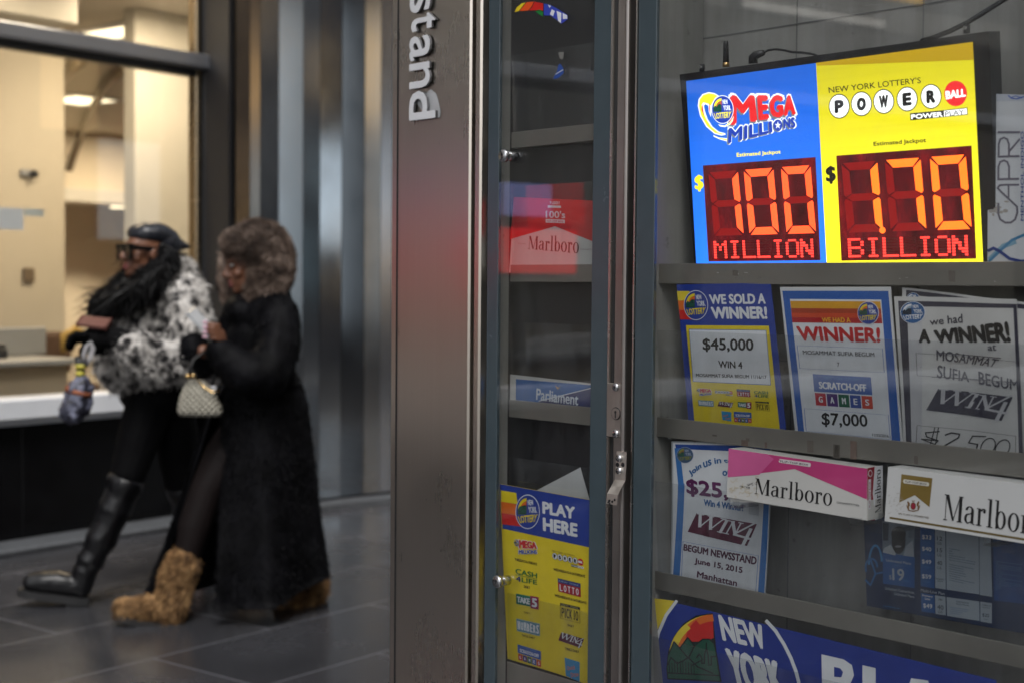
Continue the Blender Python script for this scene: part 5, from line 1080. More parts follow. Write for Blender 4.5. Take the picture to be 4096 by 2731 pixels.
fbox('lobby_front_wall', sJ+.12, 15, .07, .2, .0, 4.4, beige2, 0)
nb = empty('neighbouring_building', fp(8, 0, 0), 'dark stone building front continuing past the steel cladding', 'building')
r_ = (base[-1]-FA).dot(FD); q_ = (base[-1]-FA).dot(FI)
fbox('wall', r_+.004, 40, q_+.02, q_+.35, 0, 9, upst, .01, nb)
for k in range(7): fbox('window', r_+1.2+k*3, r_+3.2+k*3, q_, q_+.019, .7, 2.9, plain('dark_window_pane', (.03, .04, .05), .1, 0, .3, .5, 0), .004, nb)
# ------------------------------------------------------------------ the far side of the street (seen only as reflections in steel and glass)
def street_building(s0, s1, q0, q1, h, col, seed, label, lit):
    r = random.Random(seed); e = empty('street_building', fp((s0+s1)/2, (q0+q1)/2, -.14), label, 'building')
    b = MB(); b.box((s0, q0, -.14), (s1, q1, h), plain('masonry_%d' % seed, col, .8, 0, .2, .6, .2), FT); b.build('wall', e)
    wn = plain('dark_window_pane', (.03, .04, .05), .1, 0, .3, .5, 0); wl = glow(255, 214, 150, 1.6, 'lit_pane'); wc = glow(150, 190, 205, 1.8, 'cool_lit_window')
    z = 1.2; D = q1 if q1 < 0 else q0
    while z < h-2:
        s = s0+.6
        while s < s1-1.6:
            m = r.choices((wn, wl, wc), (1-lit, lit*.6, lit*.4))[0]; w = MB(); w.box((s, D-.02, z), (s+1.3, D+.04, z+1.9), m, FT, .01); w.build('window', e); s += 2.1
        z += 3.2
street_building(-14, -2, -26, -17, 22, (.10, .095, .09), 11, 'grey stone building over the road with rows of windows, seen mirrored', .25)
street_building(-1.95, 9, -26, -17, 18, (.11, .11, .115), 12, 'lower grey building over the road, seen mirrored in the steel cladding', .35)
street_building(9.05, 24, -27, -17, 26, (.12, .12, .13), 13, 'tall pale building over the road further along the street', .3)
street_building(24.05, 70, -27, -15, 24, (.09, .09, .095), 14, 'long dark building over the road furthest along the street', .2)

luminous = glow(190, 205, 215, 2.4, 'added_panel_glow')  # unseen glowing panels, added for bright bands in the steel cladding
for a, c_, lab in ((6.0, 7.2, 'added narrow shop display across the road, mirrored in the steel cladding'), (13.0, 15.6, 'added wide shop display across the road, mirrored in the steel cladding'), (19.0, 20.2, 'added tall shop display further along the road')):
    e = empty('glow_panel', fp((a+c_)/2, -16.94, .6), lab, 'glow_panel', 'added shop displays across the road')
    b = MB(); h0, h1 = (2.3, 4.3) if a == 13.0 else (.75, 6.5); b.box((a, -16.94, h0), (c_, -16.9, h1), luminous, FT, .01); b.build('lit_pane', e)
    b = MB(); b.box((a-.1, -16.99, h0-.15), (c_+.1, -16.945, h1+.15), darkfr, FT); b.build('frame', e)

# ------------------------------------------------------------------ people
def remesh(mb, voxel, smooth=4, factor=.5):
    me = bpy.data.meshes.new('tmp'); me.from_pydata([tuple(v) for v in mb.v], [], mb.f); me.update()
    o = bpy.data.objects.new('tmp', me); COL.objects.link(o)
    m = o.modifiers.new('r', 'REMESH'); m.mode = 'VOXEL'; m.voxel_size = voxel
    if smooth: s = o.modifiers.new('s', 'SMOOTH'); s.factor = factor; s.iterations = smooth
    ev = o.evaluated_get(bpy.context.evaluated_depsgraph_get()); e = ev.to_mesh()
    nv = len(e.vertices); co = np.empty(nv*3, np.float32); e.vertices.foreach_get('co', co); fs = [list(p.vertices) for p in e.polygons]
    ev.to_mesh_clear(); bpy.data.objects.remove(o); bpy.data.meshes.remove(me)
    return co.reshape(-1, 3).astype(np.float64), fs
def fold(co, amp, fn):
    return co
def vnorm(co, fs):
    n = np.zeros_like(co); F = np.array([f[:3] for f in fs]); a, b, c = co[F[:, 0]], co[F[:, 1]], co[F[:, 2]]
    fn = np.cross(b-a, c-a)
    for k in range(3): np.add.at(n, F[:, k], fn)
    if any(len(f) > 3 for f in fs):
        idx = [i for i, f in enumerate(fs) if len(f) > 3]; np.add.at(n, np.array([fs[i][3] for i in idx]), fn[idx])
    return n/np.maximum(np.linalg.norm(n, axis=1, keepdims=True), 1e-9)
def pile(co, fs, n, length, width, lay=(0, 0, -1), stand=.6, rnd=.45, clump=0, seed=1, keep=None):
    """tapered tufts rooted all over a surface: returns vertices and triangles"""
    g = np.random.default_rng(seed); T = []
    for f in fs:
        T.append(f[:3])
        if len(f) == 4: T.append([f[0], f[2], f[3]])
    T = np.array(T); a, b, c = co[T[:, 0]], co[T[:, 1]], co[T[:, 2]]; cr = np.cross(b-a, c-a); ar = np.linalg.norm(cr, axis=1); nn = cr/np.maximum(ar[:, None], 1e-12)
    k = g.choice(len(T), n, p=ar/ar.sum()); u, v = g.random(n), g.random(n); sw = u+v > 1; u[sw] = 1-u[sw]; v[sw] = 1-v[sw]
    p = a[k]+(b[k]-a[k])*u[:, None]+(c[k]-a[k])*v[:, None]; N_ = nn[k]
    L = np.array(lay, float)
    if callable(lay): L = lay(p)
    d = N_*stand + L*(1-stand*.5) + g.normal(0, rnd, (n, 3))
    if clump:
        ph = np.sin(p*clump)+np.cos(p[:, [1, 2, 0]]*clump*1.3); d += ph*.35
    d /= np.linalg.norm(d, axis=1, keepdims=True)
    d = np.where((d*N_).sum(1, keepdims=True) < .08, d+N_*.3, d); d /= np.linalg.norm(d, axis=1, keepdims=True)
    s = np.cross(d, g.normal(0, 1, (n, 3))); s /= np.maximum(np.linalg.norm(s, axis=1, keepdims=True), 1e-9)
    l = length*(.55+.8*g.random((n, 1))); w = width*(.6+.7*g.random((n, 1)))
    p = p - N_*.002
    m = p+d*l*.55; tip = p+d*l+L*l*.25
    V_ = np.stack([p-s*w*.5, p+s*w*.5, m+s*w*.42, m-s*w*.42, tip], 1).reshape(-1, 3)
    F = []
    for i in range(n):
        q = i*5; F += [[q, q+1, q+2, q+3], [q+3, q+2, q+4]]
    return V_, F
def cloth(name, mb, voxel, mat, parent, smooth=4, fur=None, noise=None, furmat=None):
    co, fs = remesh(mb, voxel, smooth)
    if noise:
        nn = vnorm(co, fs); amp, fr = noise
        co = co + nn*np.array([[mnoise.noise(V(p)*fr)*amp + mnoise.noise(V(p)*fr*2.3)*amp*.5] for p in co])
    o = MB(); o.add(co, fs, mat, True)
    if fur:
        for kw in (fur if isinstance(fur, list) else [fur]):
            vv, ff = pile(co, fs, **kw); o.add(vv, ff, furmat or mat)
    return o.build(name, parent)
def furmat(name, stops, scale=14, rough=.75, sheen=.3, detail=2, spec=.2, vor=False):
    m, n, p = base_mat(name); v = coords(n)
    f = tex(n, v, scale, detail, .55)
    if vor:
        w = n.nodes.new('ShaderNodeTexVoronoi'); w.inputs['Scale'].default_value = scale*1.25; w.inputs['Randomness'].default_value = 1
        nz = n.nodes.new('ShaderNodeTexNoise'); nz.inputs['Scale'].default_value = 9; n.links.new(v, nz.inputs['Vector'])
        mm = n.nodes.new('ShaderNodeMix'); mm.data_type = 'VECTOR'; mm.inputs[0].default_value = .12; n.links.new(v, mm.inputs[4]); n.links.new(nz.outputs['Color'], mm.inputs[5]); n.links.new(mm.outputs[1], w.inputs['Vector'])
        big = tex(n, v, scale*.16, 2); a = n.nodes.new('ShaderNodeMath'); a.operation = 'MULTIPLY_ADD'; a.inputs[1].default_value = -.75; n.links.new(big, a.inputs[0]); a.inputs[2].default_value = .36
        b_ = n.nodes.new('ShaderNodeMath'); b_.operation = 'ADD'; n.links.new(w.outputs['Distance'], b_.inputs[0]); n.links.new(a.outputs[0], b_.inputs[1]); f = b_.outputs[0]
    c = ramp(n, f, stops)
    wn = n.nodes.new('ShaderNodeNewGeometry'); r2 = ramp(n, wn.outputs['Random Per Island'], [(0, (.72,)*3), (1, (1.25,)*3)])
    cc = mixc(n, 1, c.outputs[0], r2.outputs[0], 'MULTIPLY'); n.links.new(cc, p.inputs['Base Color']); p.inputs['Roughness'].default_value = rough
    p.inputs['Sheen Weight'].default_value = sheen; p.inputs['Sheen Roughness'].default_value = .4; p.inputs['Specular IOR Level'].default_value = spec
    return m
skin = plain('dark_brown_skin', (.16, .068, .038), .42, 0, .10, 14, .05, .5); lipm = plain('lip_colour', (.20, .05, .05), .4, 0, .1, 14, 0); nail = plain('pink_nail', (.62, .38, .46), .15, 0, .03, 14, 0)
blackfab = plain('black_leggings', (.002, .002, .0025), .75, 0, .2, 20, .1, .08); brownfab = plain('dark_tights', (.007, .0045, .0045), .65, 0, .2, 20, .1, .15)
leather = plain('black_leather', (.004, .004, .005), .34, 0, .25, 10, .2, .4); rubber = plain('boot_sole_rubber', (.012, .012, .013), .6, 0, .2, 20, .1)
knit = plain('black_knit_glove', (.004, .004, .0045), .8, 0, .3, 40, .3, .1); satin = plain('black_satin_cap', (.014, .016, .022), .35, 0, .2, 8, .15)
hairm = furmat('black_hair', [(.3, (.003, .003, .0032)), (.7, (.008, .0075, .008))], 10, .42, 0, spec=.15)
snow = furmat('spotted_white_fur', [(.25, (.012, .011, .012)), (.34, (.09, .085, .085)), (.46, (.38, .36, .34)), (.70, (.72, .69, .655))], 18, .8, .2, vor=True)
mink = furmat('black_fur', [(.3, (.0016, .0016, .002)), (.7, (.005, .005, .0065))], 9, .6, 0, spec=.08)
hatfur = furmat('brown_hat_fur', [(.32, (.035, .022, .017)), (.5, (.125, .086, .066)), (.70, (.29, .22, .18))], 15, .8, .2)
bootfur = furmat('tan_boot_fur', [(.28, (.045, .022, .010)), (.5, (.25, .14, .06)), (.75, (.42, .26, .12))], 22, .8, .15)
def limb(b, pts, rad, seg=14):
    """tapered limb with rounded ends"""
    P = [V(p) for p in pts]; b.tube(P, rad, skin, seg)
    for p, r in zip(P, rad): b.ball(p, r*.99, skin, sub=2)
def headframe(face):
    F = V(face).normalized(); S = Zv.cross(F).normalized(); Up = F.cross(S); return F, S, Up
def head(b, c, face, k=1.0):
    """skull, jaw, nose, lips, brow, eyes sockets and ears in one surface"""
    F, S, Up = headframe(face); R3 = M((F, S, Up)).transposed()
    def at(f, s, u): return c + (F*f+S*s+Up*u)*k
    b.ball(at(-.012, 0, .03), (.100*k, .076*k, .098*k), skin, R3); b.ball(at(.028, 0, -.055), (.068*k, .058*k, .070*k), skin, R3); b.ball(at(.068, 0, -.098), (.026*k, .030*k, .024*k), skin, R3)
    b.tube([at(.082, 0, .022), at(.098, 0, -.006), at(.112, 0, -.028)], [.009*k, .011*k, .015*k], skin, 10); b.ball(at(.110, 0, -.030), .016*k, skin, sub=2)
    for s in (-1, 1):
        b.ball(at(.100, s*.013, -.034), .011*k, skin, sub=2); b.ball(at(.062, s*.040, -.030), (.026*k, .026*k, .024*k), skin, R3, 2); b.ball(at(.076, s*.030, .030), (.018*k, .026*k, .010*k), skin, R3, 2); b.ball(at(-.005, s*.076, -.012), (.020*k, .010*k, .032*k), skin, R3, 2)
    b.ball(at(.090, 0, -.062), (.014*k, .026*k, .009*k), skin, R3, 2); b.ball(at(.088, 0, -.076), (.014*k, .024*k, .010*k), skin, R3, 2)
    return at, R3
def fingers(b, roots, dirs, lens, r=.0085):
    for p, (d1, d2, d3), L in zip(roots, dirs, lens):
        a = p; pts = [a]
        for d, f in ((d1, .42), (d2, .33), (d3, .25)): a = a+V(d).normalized()*L*f; pts.append(a)
        limb(b, pts, [r, r*.96, r*.88, r*.74], 10)

def person_a():
    root = empty('person', ground(330, 1400), 'woman in spotted white fur jacket, black cap and dark glasses, striding in tall black boots', 'person')
    hd = V((-.78, -.60, .04)); hc = J(336, 579, 6.52)
    b = MB(); at, R3 = head(b, hc, hd, 1.02)
    limb(b, [J(352, 628, 6.56), J(368, 668, 6.62)], [.052, .062])
    b.ball(J(365, 715, 6.62), (.19, .13, .13), skin); b.ball(J(362, 800, 6.62), (.16, .12, .16), skin); b.ball(J(370, 890, 6.62), (.17, .13, .13), skin)
    limb(b, [J(425, 690, 6.5), J(436, 808, 6.42), J(300, 790, 6.30), J(268, 780, 6.28)], [.055, .048, .038, .030]); limb(b, [J(300, 690, 6.74), J(300, 800, 6.78), J(250, 790, 6.50)], [.055, .045, .032])
    K1, A1 = J(288, 1100, 6.44), J(198, 1300, 6.40); K2, A2 = J(415, 1105, 6.74), J(462, 1285, 6.95)
    limb(b, [J(350, 910, 6.58), J(322, 1000, 6.5), K1, J(250, 1190, 6.43), A1, J(180, 1345, 6.39)], [.10, .088, .060, .058, .040, .040]); limb(b, [J(180, 1350, 6.39), J(100, 1350, 6.37)], [.028, .018])
    limb(b, [J(388, 910, 6.68), J(405, 1000, 6.7), K2, J(440, 1190, 6.85), A2, J(452, 1345, 6.9), J(418, 1368, 6.85)], [.10, .088, .060, .058, .040, .036, .028])
    # gloved hand holding a phone flat, fingers hooked down over the umbrella strap
    co, fs = remesh(b, .0075, 3); o = MB(); o.add(co, fs, skin, True); o.build('body', root)
    b = MB(); limb(b, [J(285, 782, 6.29), J(262, 778, 6.27), J(236, 774, 6.25)], [.058, .054, .046]); b.ball(J(218, 776, 6.24), (.068, .040, .046), knit)
    rt = [J(196, 768+i*5, 6.19+i*.024) for i in range(4)]
    fingers(b, rt, [((-1, 0, .05), (-.8, 0, -.6), (-.25, 0, -1))]*4, [.100, .108, .100, .082], .0145)
    fingers(b, [J(226, 762, 6.21)], [((-.6, -.1, .7), (-.9, 0, .25), (-1, 0, 0))], [.075], .0125)
    co, fs = remesh(b, .005, 2); o = MB(); o.add(co, fs, knit, True)
    vv, ff = pile(co, fs, 900, .008, .004, seed=4); o.add(vv, ff, knit); o.build('glove', root)
    # far glove cupped below
    b = MB(); limb(b, [J(262, 798, 6.42), J(236, 800, 6.36)], [.036, .036]); b.ball(J(224, 800, 6.33), (.045, .03, .03), knit)
    fingers(b, [J(208, 793+i*5, 6.33) for i in range(4)], [((-1, -.2, 0), (-.7, -.2, -.7), (.1, -.2, -1))]*4, [.06, .066, .062, .05], .011)
    co, fs = remesh(b, .0055, 2); o = MB(); o.add(co, fs, knit, True); o.build('glove', root)
    # jacket
    b = MB(); b.ball(J(352, 742, 6.62), (.24, .19, .20), snow); b.ball(J(336, 835, 6.62), (.232, .19, .14), snow); b.ball(J(350, 690, 6.62), (.17, .17, .14), snow)
    b.ball(J(412, 632, 6.66), (.085, .12, .10), snow); b.ball(J(428, 668, 6.60), (.09, .12, .10), snow); b.ball(J(280, 700, 6.62), (.11, .14, .09), snow)
    limb(b, [J(424, 690, 6.48), J(438, 750, 6.44), J(428, 822, 6.39), J(370, 830, 6.33), J(322, 805, 6.30), J(292, 792, 6.285)], [.105, .108, .105, .095, .088, .072])
    limb(b, [J(280, 720, 6.76), J(275, 790, 6.74), J(262, 800, 6.52)], [.09, .085, .065])
    cloth('fur_jacket', b, .013, snow, root, 5, [dict(n=26000, length=.026, width=.006, stand=.62, rnd=.30, clump=24, seed=2), dict(n=5000, length=.038, width=.004, stand=.7, rnd=.4, clump=22, seed=3)], (.016, 9))
    # leggings
    b = MB(); b.ball(J(368, 905, 6.62), (.19, .145, .12), blackfab); limb(b, [J(346, 920, 6.58), J(318, 1010, 6.5), J(292, 1092, 6.45), J(272, 1140, 6.44)], [.115, .098, .080, .066]); limb(b, [J(390, 920, 6.68), J(406, 1010, 6.7), J(416, 1105, 6.75), J(442, 1190, 6.86), J(462, 1280, 6.95)], [.115, .100, .082, .068, .048])
    cloth('leggings', b, .009, blackfab, root, 3, None, (.003, 14))
    # tall boots with slack folds
    for (shaft, toe, hl, nm) in (((J(294, 1096, 6.445), J(272, 1150, 6.435), J(240, 1222, 6.42), J(212, 1280, 6.41), J(196, 1310, 6.40)), J(72, 1338, 6.36), J(184, 1352, 6.40), 0), ((J(418, 1108, 6.75), J(432, 1160, 6.8), J(446, 1220, 6.88), J(458, 1270, 6.94), J(462, 1300, 6.95)), J(408, 1376, 6.84), J(460, 1340, 6.96), 1)):
        b = MB(); P = []; Rr = []
        for i in range(len(shaft)-1):
            for t in range(4): P.append(shaft[i].lerp(shaft[i+1], t/4)); Rr.append((.083, .076, .070, .062)[i] + ((.083, .076, .070, .062, .058)[i+1]-(.083, .076, .070, .062, .058)[i])*t/4 + (.006 if t == 1 else -.004 if t == 3 else 0))
        P.append(shaft[-1]); Rr.append(.058); P.append(hl); Rr.append(.050); b.tube(P, Rr, leather, 16); b.ball(hl, .05, leather); b.ball(P[-2], .057, leather)
        limb(b, [hl+Zv*.012, hl.lerp(toe, .45)+Zv*.016, hl.lerp(toe, .8)+Zv*.008, toe+Zv*.004], [.054, .056, .054, .042], 14)
        bo = cloth('boot', b, .008, leather, root, 3, None, (.0035, 16))
        s = MB(); d = (toe-hl).normalized(); dn = (Zv - d*Zv.dot(d)).normalized(); sd = d.cross(dn)
        def sp(a, h, w): return hl + d*a + dn*h + sd*w
        prof = [(-.048, .05), (.0, .056), (.08, .054), (.16, .056), (.22, .050), (.258, .030), (.268, .006)]
        top = [(a, w) for a, w in prof]+[(a, -w) for a, w in prof[::-1]]
        vs = [sp(a, -.030, w) for a, w in top]+[sp(a, -.062 if a > .05 else -.062, w) for a, w in top]; n_ = len(top)
        s.add(vs, [list(range(n_))[::-1], [n_+k for k in range(n_)]]+[[k, (k+1) % n_, n_+(k+1) % n_, n_+k] for k in range(n_)], rubber)
        hv = [sp(a, h, w) for h in (-.060, -.098) for a, w in ((-.046, .046), (.045, .046), (.045, -.046), (-.046, -.046))]
        s.add(hv, [[3, 2, 1, 0], [4, 5, 6, 7], [0, 1, 5, 4], [1, 2, 6, 5], [2, 3, 7, 6], [3, 0, 4, 7]], rubber); so = s.build('sole', bo)
    # hair
    b = MB(); limb(b, [at(-.01, -.066, .02), at(-.005, -.075, -.06), J(276, 654, 6.56), J(250, 674, 6.54), J(224, 690, 6.52), J(208, 712, 6.50)], [.034, .036, .036, .036, .032, .014])
    limb(b, [at(-.050, .062, .02), J(386, 588, 6.52), J(372, 615, 6.45), J(352, 638, 6.41), J(328, 658, 6.39), J(302, 672, 6.38), J(272, 688, 6.38), J(246, 700, 6.39)], [.034, .046, .050, .052, .048, .044, .034, .012])
    limb(b, [J(376, 600, 6.50), J(350, 650, 6.43), J(318, 674, 6.40), J(284, 692, 6.39)], [.04, .046, .040, .014]); limb(b, [J(340, 640, 6.47), J(305, 662, 6.46), J(268, 682, 6.46), J(236, 700, 6.46)], [.04, .044, .040, .02]); b.ball(at(-.060, 0, -.02), (.066, .072, .080), hairm)
    cloth('hair', b, .009, hairm, root, 3, [dict(n=6500, length=.050, width=.005, lay=(-.30, -.05, -.85), stand=.22, rnd=.22, clump=26, seed=5), dict(n=1500, length=.11, width=.004, lay=(-.45, -.1, -.8), stand=.15, rnd=.25, clump=15, seed=6)], (.006, 16))
    # cap
    b = MB(); F, S, Up = headframe(hd); Rb = M((F, S, Up)).transposed(); b.ball(at(-.022, 0, .080), (.114, .095, .058), satin, Rb); b.ball(at(-.080, 0, .045), (.080, .088, .075), satin, Rb); limb(b, [J(384, 556, 6.6), J(410, 563, 6.62), J(433, 568, 6.64)], [.058, .032, .010])
    cloth('cap', b, .006, satin, root, 3, None, (.004, 22))
    # glasses
    g = MB(); lens = plain('brown_lens', (.06, .028, .016), .06, 0, .05, 9, 0, .8); gf = plain('black_acetate', (.006, .006, .007), .12, 0, .1, 9, 0)
    def fr_box(f0, f1, s0, s1, u0, u1, mt, bev=.004): 
        bb = bmesh.new(); bmesh.ops.create_cube(bb, size=1)
        for v in bb.verts: v.co = at((f0+f1)/2+v.co.x*(f1-f0), (s0+s1)/2+v.co.y*(s1-s0), (u0+u1)/2+v.co.z*(u1-u0))
        bmesh.ops.bevel(bb, geom=list(bb.edges), offset=bev, segments=2, affect='EDGES'); g.bm(bb, mt)
    for s in (-1, 1):
        a, c_ = (.006, .072) if s > 0 else (-.072, -.006)
        fr_box(.098, .108, a, c_, .012, .026, gf); fr_box(.098, .107, a, c_, -.036, -.029, gf, .002); fr_box(.098, .107, a, a+.008, -.03, .014, gf, .002); fr_box(.098, .107, c_-.008, c_, -.03, .014, gf, .002); fr_box(.100, .104, a+.007, c_-.007, -.031, .014, lens, .001)
        x = .074*s; fr_box(-.01, .105, min(x, x+.005*s), max(x, x+.005*s), .004, .020, gf, .002)
    fr_box(.099, .107, -.008, .008, .006, .014, gf, .002); g.build('glasses', root)
    m_ = MB(); m_.ball(at(.094, 0, -.063), (.013, .026, .0075), lipm, R3, 2); m_.ball(at(.092, 0, -.076), (.014, .023, .009), lipm, R3, 2); m_.build('lips', root)
    # phone in the glove
    c = J(216, 741, 6.22); ax = V((-1, .05, .10)).normalized(); wd_ = V((0, .88, .47)).normalized(); wd_ = (wd_-ax*wd_.dot(ax)).normalized(); th = ax.cross(wd_)
    def pbox(c, A, B, C, la, lb, lc, mt, nm, lab, cat, extra=None):
        bb = bmesh.new(); bmesh.ops.create_cube(bb, size=1)
        for v in bb.verts: v.co = c + A*v.co.x*la + B*v.co.y*lb + C*v.co.z*lc
        bmesh.ops.bevel(bb, geom=list(bb.edges), offset=min(lc*.4, .004), segments=3, affect='EDGES'); bmesh.ops.recalc_face_normals(bb, faces=bb.faces)
        m = MB(); m.bm(bb, mt); 
        if extra: m.box((-la*.47, -lb*.45, -lc*.53), (la*.47, lb*.45, -lc*.5), extra, lambda q: c+A*q[0]+B*q[1]+C*q[2])
        return tag(m.build(nm), lab, cat)
    pbox(c, ax, wd_, th, .128, .070, .012, plain('rose_phone_case', (.13, .05, .042), .5, 0, .05, 20, 0, .2), 'phone', 'rose coloured phone held flat in the black glove', 'phone')
    # umbrella hanging from the hand by its strap
    u = empty('umbrella', J(172, 978, 6.2), 'folded grey blue umbrella hanging by its wrist strap from the gloved hand', 'umbrella')
    b = MB(); hb = plain('umbrella_handle_black', (.012, .012, .012), .4, 0, .1, 9, 0); b.tube([J(176, 818, 6.2), J(184, 836, 6.2), J(188, 872, 6.2)], [.013, .017, .020], hb, 12); b.build('handle', u)
    b = MB(); yl = plain('yellow_band', (.50, .44, .06), .5, 0, .1, 9, 0); b.tube([J(186, 836, 6.2), J(187, 846, 6.2)], [.024, .024], yl, 14); b.ball(J(184, 858, 6.19), (.02, .02, .014), yl, sub=2); b.build('band', u)
    b = MB(); sg = plain('grey_strap', (.36, .35, .36), .7, 0, .1, 30, .1); b.tube([J(196, 838, 6.19), J(193, 815, 6.18), J(199, 796, 6.19), J(208, 788, 6.2), J(213, 800, 6.21), J(207, 822, 6.2), J(198, 840, 6.2)], [(.012, .003)]*7, sg, 8); b.build('strap', u)
    b = MB(); P = [J(190, 866, 6.2), J(185, 890, 6.2), J(180, 915, 6.2), J(172, 940, 6.2), J(166, 958, 6.2), J(162, 974, 6.2)]; b.tube(P, [.022, .052, .056, .060, .045, .012], hb, 18)
    for k in range(6):
        a = k*1.05; b.tube([p+V((math.cos(a)*r, math.sin(a)*r, 0)) for p, r in zip(P, (.012, .042, .046, .050, .036, .006))], [.010, .018, .017, .020, .015, .006], hb, 8)
    um, n_, p_ = base_mat('umbrella_cloth'); f = tex(n_, coords(n_), 24, 4); cc = ramp(n_, f, [(.42, (.015, .015, .025)), (.5, (.08, .085, .125)), (.62, (.19, .20, .27))]); n_.links.new(cc.outputs[0], p_.inputs['Base Color']); p_.inputs['Roughness'].default_value = .5; bump(n_, p_, f, .3, .01)
    cloth('canopy', b, .006, um, u, 2, None, (.010, 24))
    b = MB(); b.tube([J(183, 893, 6.2), J(180, 903, 6.2)], [.060, .060], plain('rust_band', (.28, .09, .04), .6, 0, .2, 20, .1), 16); b.build('closing_band', u)

def person_b():
    root = empty('person', ground(560, 1410), 'woman in long black fur coat and brown fur trapper hat, looking at her phone', 'person')
    hd = V((-.90, -.36, -.20)); hc = J(572, 606, 6.30)
    b = MB(); at, R3 = head(b, hc, hd, 1.02)
    limb(b, [J(590, 650, 6.32), J(606, 690, 6.33)], [.052, .062]); b.ball(J(612, 736, 6.33), (.09, .13, .10), skin); b.ball(J(604, 830, 6.33), (.09, .12, .17), skin); b.ball(J(604, 950, 6.33), (.11, .13, .15), skin)
    limb(b, [J(652, 720, 6.2), J(640, 850, 6.08), J(520, 812, 6.0), J(508, 785, 5.99)], [.055, .046, .034, .028]); limb(b, [J(580, 735, 6.44), J(520, 825, 6.44), J(465, 806, 6.27)], [.055, .045, .032])
    limb(b, [J(575, 980, 6.28), J(520, 1060, 6.2), J(474, 1132, 6.14), J(448, 1210, 6.12), J(415, 1340, 6.08), J(404, 1395, 6.08)], [.11, .098, .066, .064, .044, .044]); limb(b, [J(400, 1400, 6.08), J(300, 1398, 6.05)], [.040, .026])
    limb(b, [J(632, 980, 6.4), J(664, 1080, 6.42), J(690, 1160, 6.44), J(715, 1260, 6.5), J(722, 1340, 6.46)], [.11, .095, .066, .06, .044]); limb(b, [J(716, 1362, 6.46), J(645, 1384, 6.40)], [.040, .028])
    # bare hand gripping the phone
    b.ball(J(506, 776, 5.985), (.024, .034, .040), skin); pal = [J(505, 748+i*11, 5.955) for i in range(4)]
    fingers(b, pal, [((-.75, -.65, .25), (-1, .1, .1), (-.5, .85, 0))]*4, [.070, .076, .072, .058], .0088); fingers(b, [J(500, 770, 6.01)], [((-.6, .3, .7), (-.7, .1, .6), (-.8, -.1, .4))], [.065], .0098)
    co, fs = remesh(b, .0065, 3); o = MB(); o.add(co, fs, skin, True); o.build('body', root)
    for i in range(4):
        m = MB(); p = pal[i]+V((-.050, -.030, .012)); m.ball(p+V((-.004, -.008, .002)), (.012, .005, .0075), nail, sub=2); m.build('fingernail', root)
    # tights
    b = MB(); b.ball(J(605, 985, 6.33), (.16, .17, .12), brownfab); limb(b, [J(572, 990, 6.28), J(518, 1060, 6.2), J(473, 1132, 6.14), J(447, 1210, 6.115), J(424, 1300, 6.09)], [.125, .108, .074, .072, .052]); limb(b, [J(634, 990, 6.4), J(665, 1080, 6.42), J(690, 1160, 6.44), J(715, 1260, 6.5), J(722, 1330, 6.47)], [.12, .10, .07, .066, .05])
    cloth('tights', b, .009, brownfab, root, 3)
    # furry boots
    sets = (((J(422, 1284, 6.09), J(408, 1330, 6.085), J(396, 1375, 6.08), J(392, 1402, 6.075)), J(288, 1392, 6.04)), ((J(728, 1330, 6.46), J(724, 1352, 6.46), J(716, 1368, 6.45)), J(646, 1384, 6.39)))
    for k, (sh, toe) in enumerate(sets):
        b = MB(); limb(b, sh, [.072, .070, .068, .060][:len(sh)] if k == 0 else [.058, .058, .052], 16); limb(b, [sh[-1], sh[-1].lerp(toe, .5)+Zv*.006, toe], [.058, .054, .044] if k == 0 else [.05, .046, .036])
        bo = cloth('fur_boot', b, .009, bootfur, root, 3, [dict(n=9000, length=.026, width=.0045, lay=(-.25, -.1, -.8), stand=.42, rnd=.28, clump=34, seed=20+k)], (.006, 20))
        s = MB(); hl = sh[-1]; d = (toe-hl).normalized(); dn = (Zv-d*Zv.dot(d)).normalized(); sd = d.cross(dn); r = .062 if k == 0 else .05
        prof = [(-.058, .05), (.0, .054), (.09, .050), (.17, .053), (.215, .040), (.238, .012)]; top = [(a, w) for a, w in prof]+[(a, -w) for a, w in prof[::-1]]; n_ = len(top)
        vs = [hl+d*a-dn*(r-.018-max(0, a-.1)*.12)+sd*w for a, w in top]+[hl+d*a-dn*(r+.012-max(0, a-.1)*.12)+sd*w for a, w in top]
        s.add(vs, [list(range(n_))[::-1], [n_+i for i in range(n_)]]+[[i, (i+1) % n_, n_+(i+1) % n_, n_+i] for i in range(n_)], rubber); s.build('sole', bo)
    # coat: bodice and sleeves, then the long open skirt
    b = MB(); b.ball(J(618, 716, 6.33), (.115, .19, .11), mink); b.ball(J(598, 790, 6.33), (.15, .17, .18), mink); b.ball(J(604, 890, 6.33), (.165, .18, .19), mink); b.ball(J(606, 985, 6.33), (.185, .195, .19), mink); b.ball(J(606, 1050, 6.33), (.17, .18, .16), mink); b.ball(J(620, 676, 6.33), (.090, .13, .065), mink); b.ball(J(560, 712, 6.3), (.085, .12, .075), mink)
    limb(b, [J(640, 718, 6.18), J(636, 800, 6.1), J(612, 858, 6.04), J(570, 858, 6.0), J(528, 832, 5.99), J(504, 804, 5.985)], [.09, .100, .108, .102, .082, .060]); limb(b, [J(560, 730, 6.46), J(520, 810, 6.46), J(470, 830, 6.38), J(446, 800, 6.30)], [.10, .10, .085, .07])
    fur = [dict(n=15000, length=.020, width=.0045, stand=.32, rnd=.22, clump=14, seed=8)]
    cloth('fur_coat', b, .013, mink, root, 4, fur, (.012, 8))
    fw = V((-.88, -.476, 0)).normalized(); sdv = V((.476, -.88, 0)); CX = V((J(612, 990, 6.33).x, 6.33, 0))
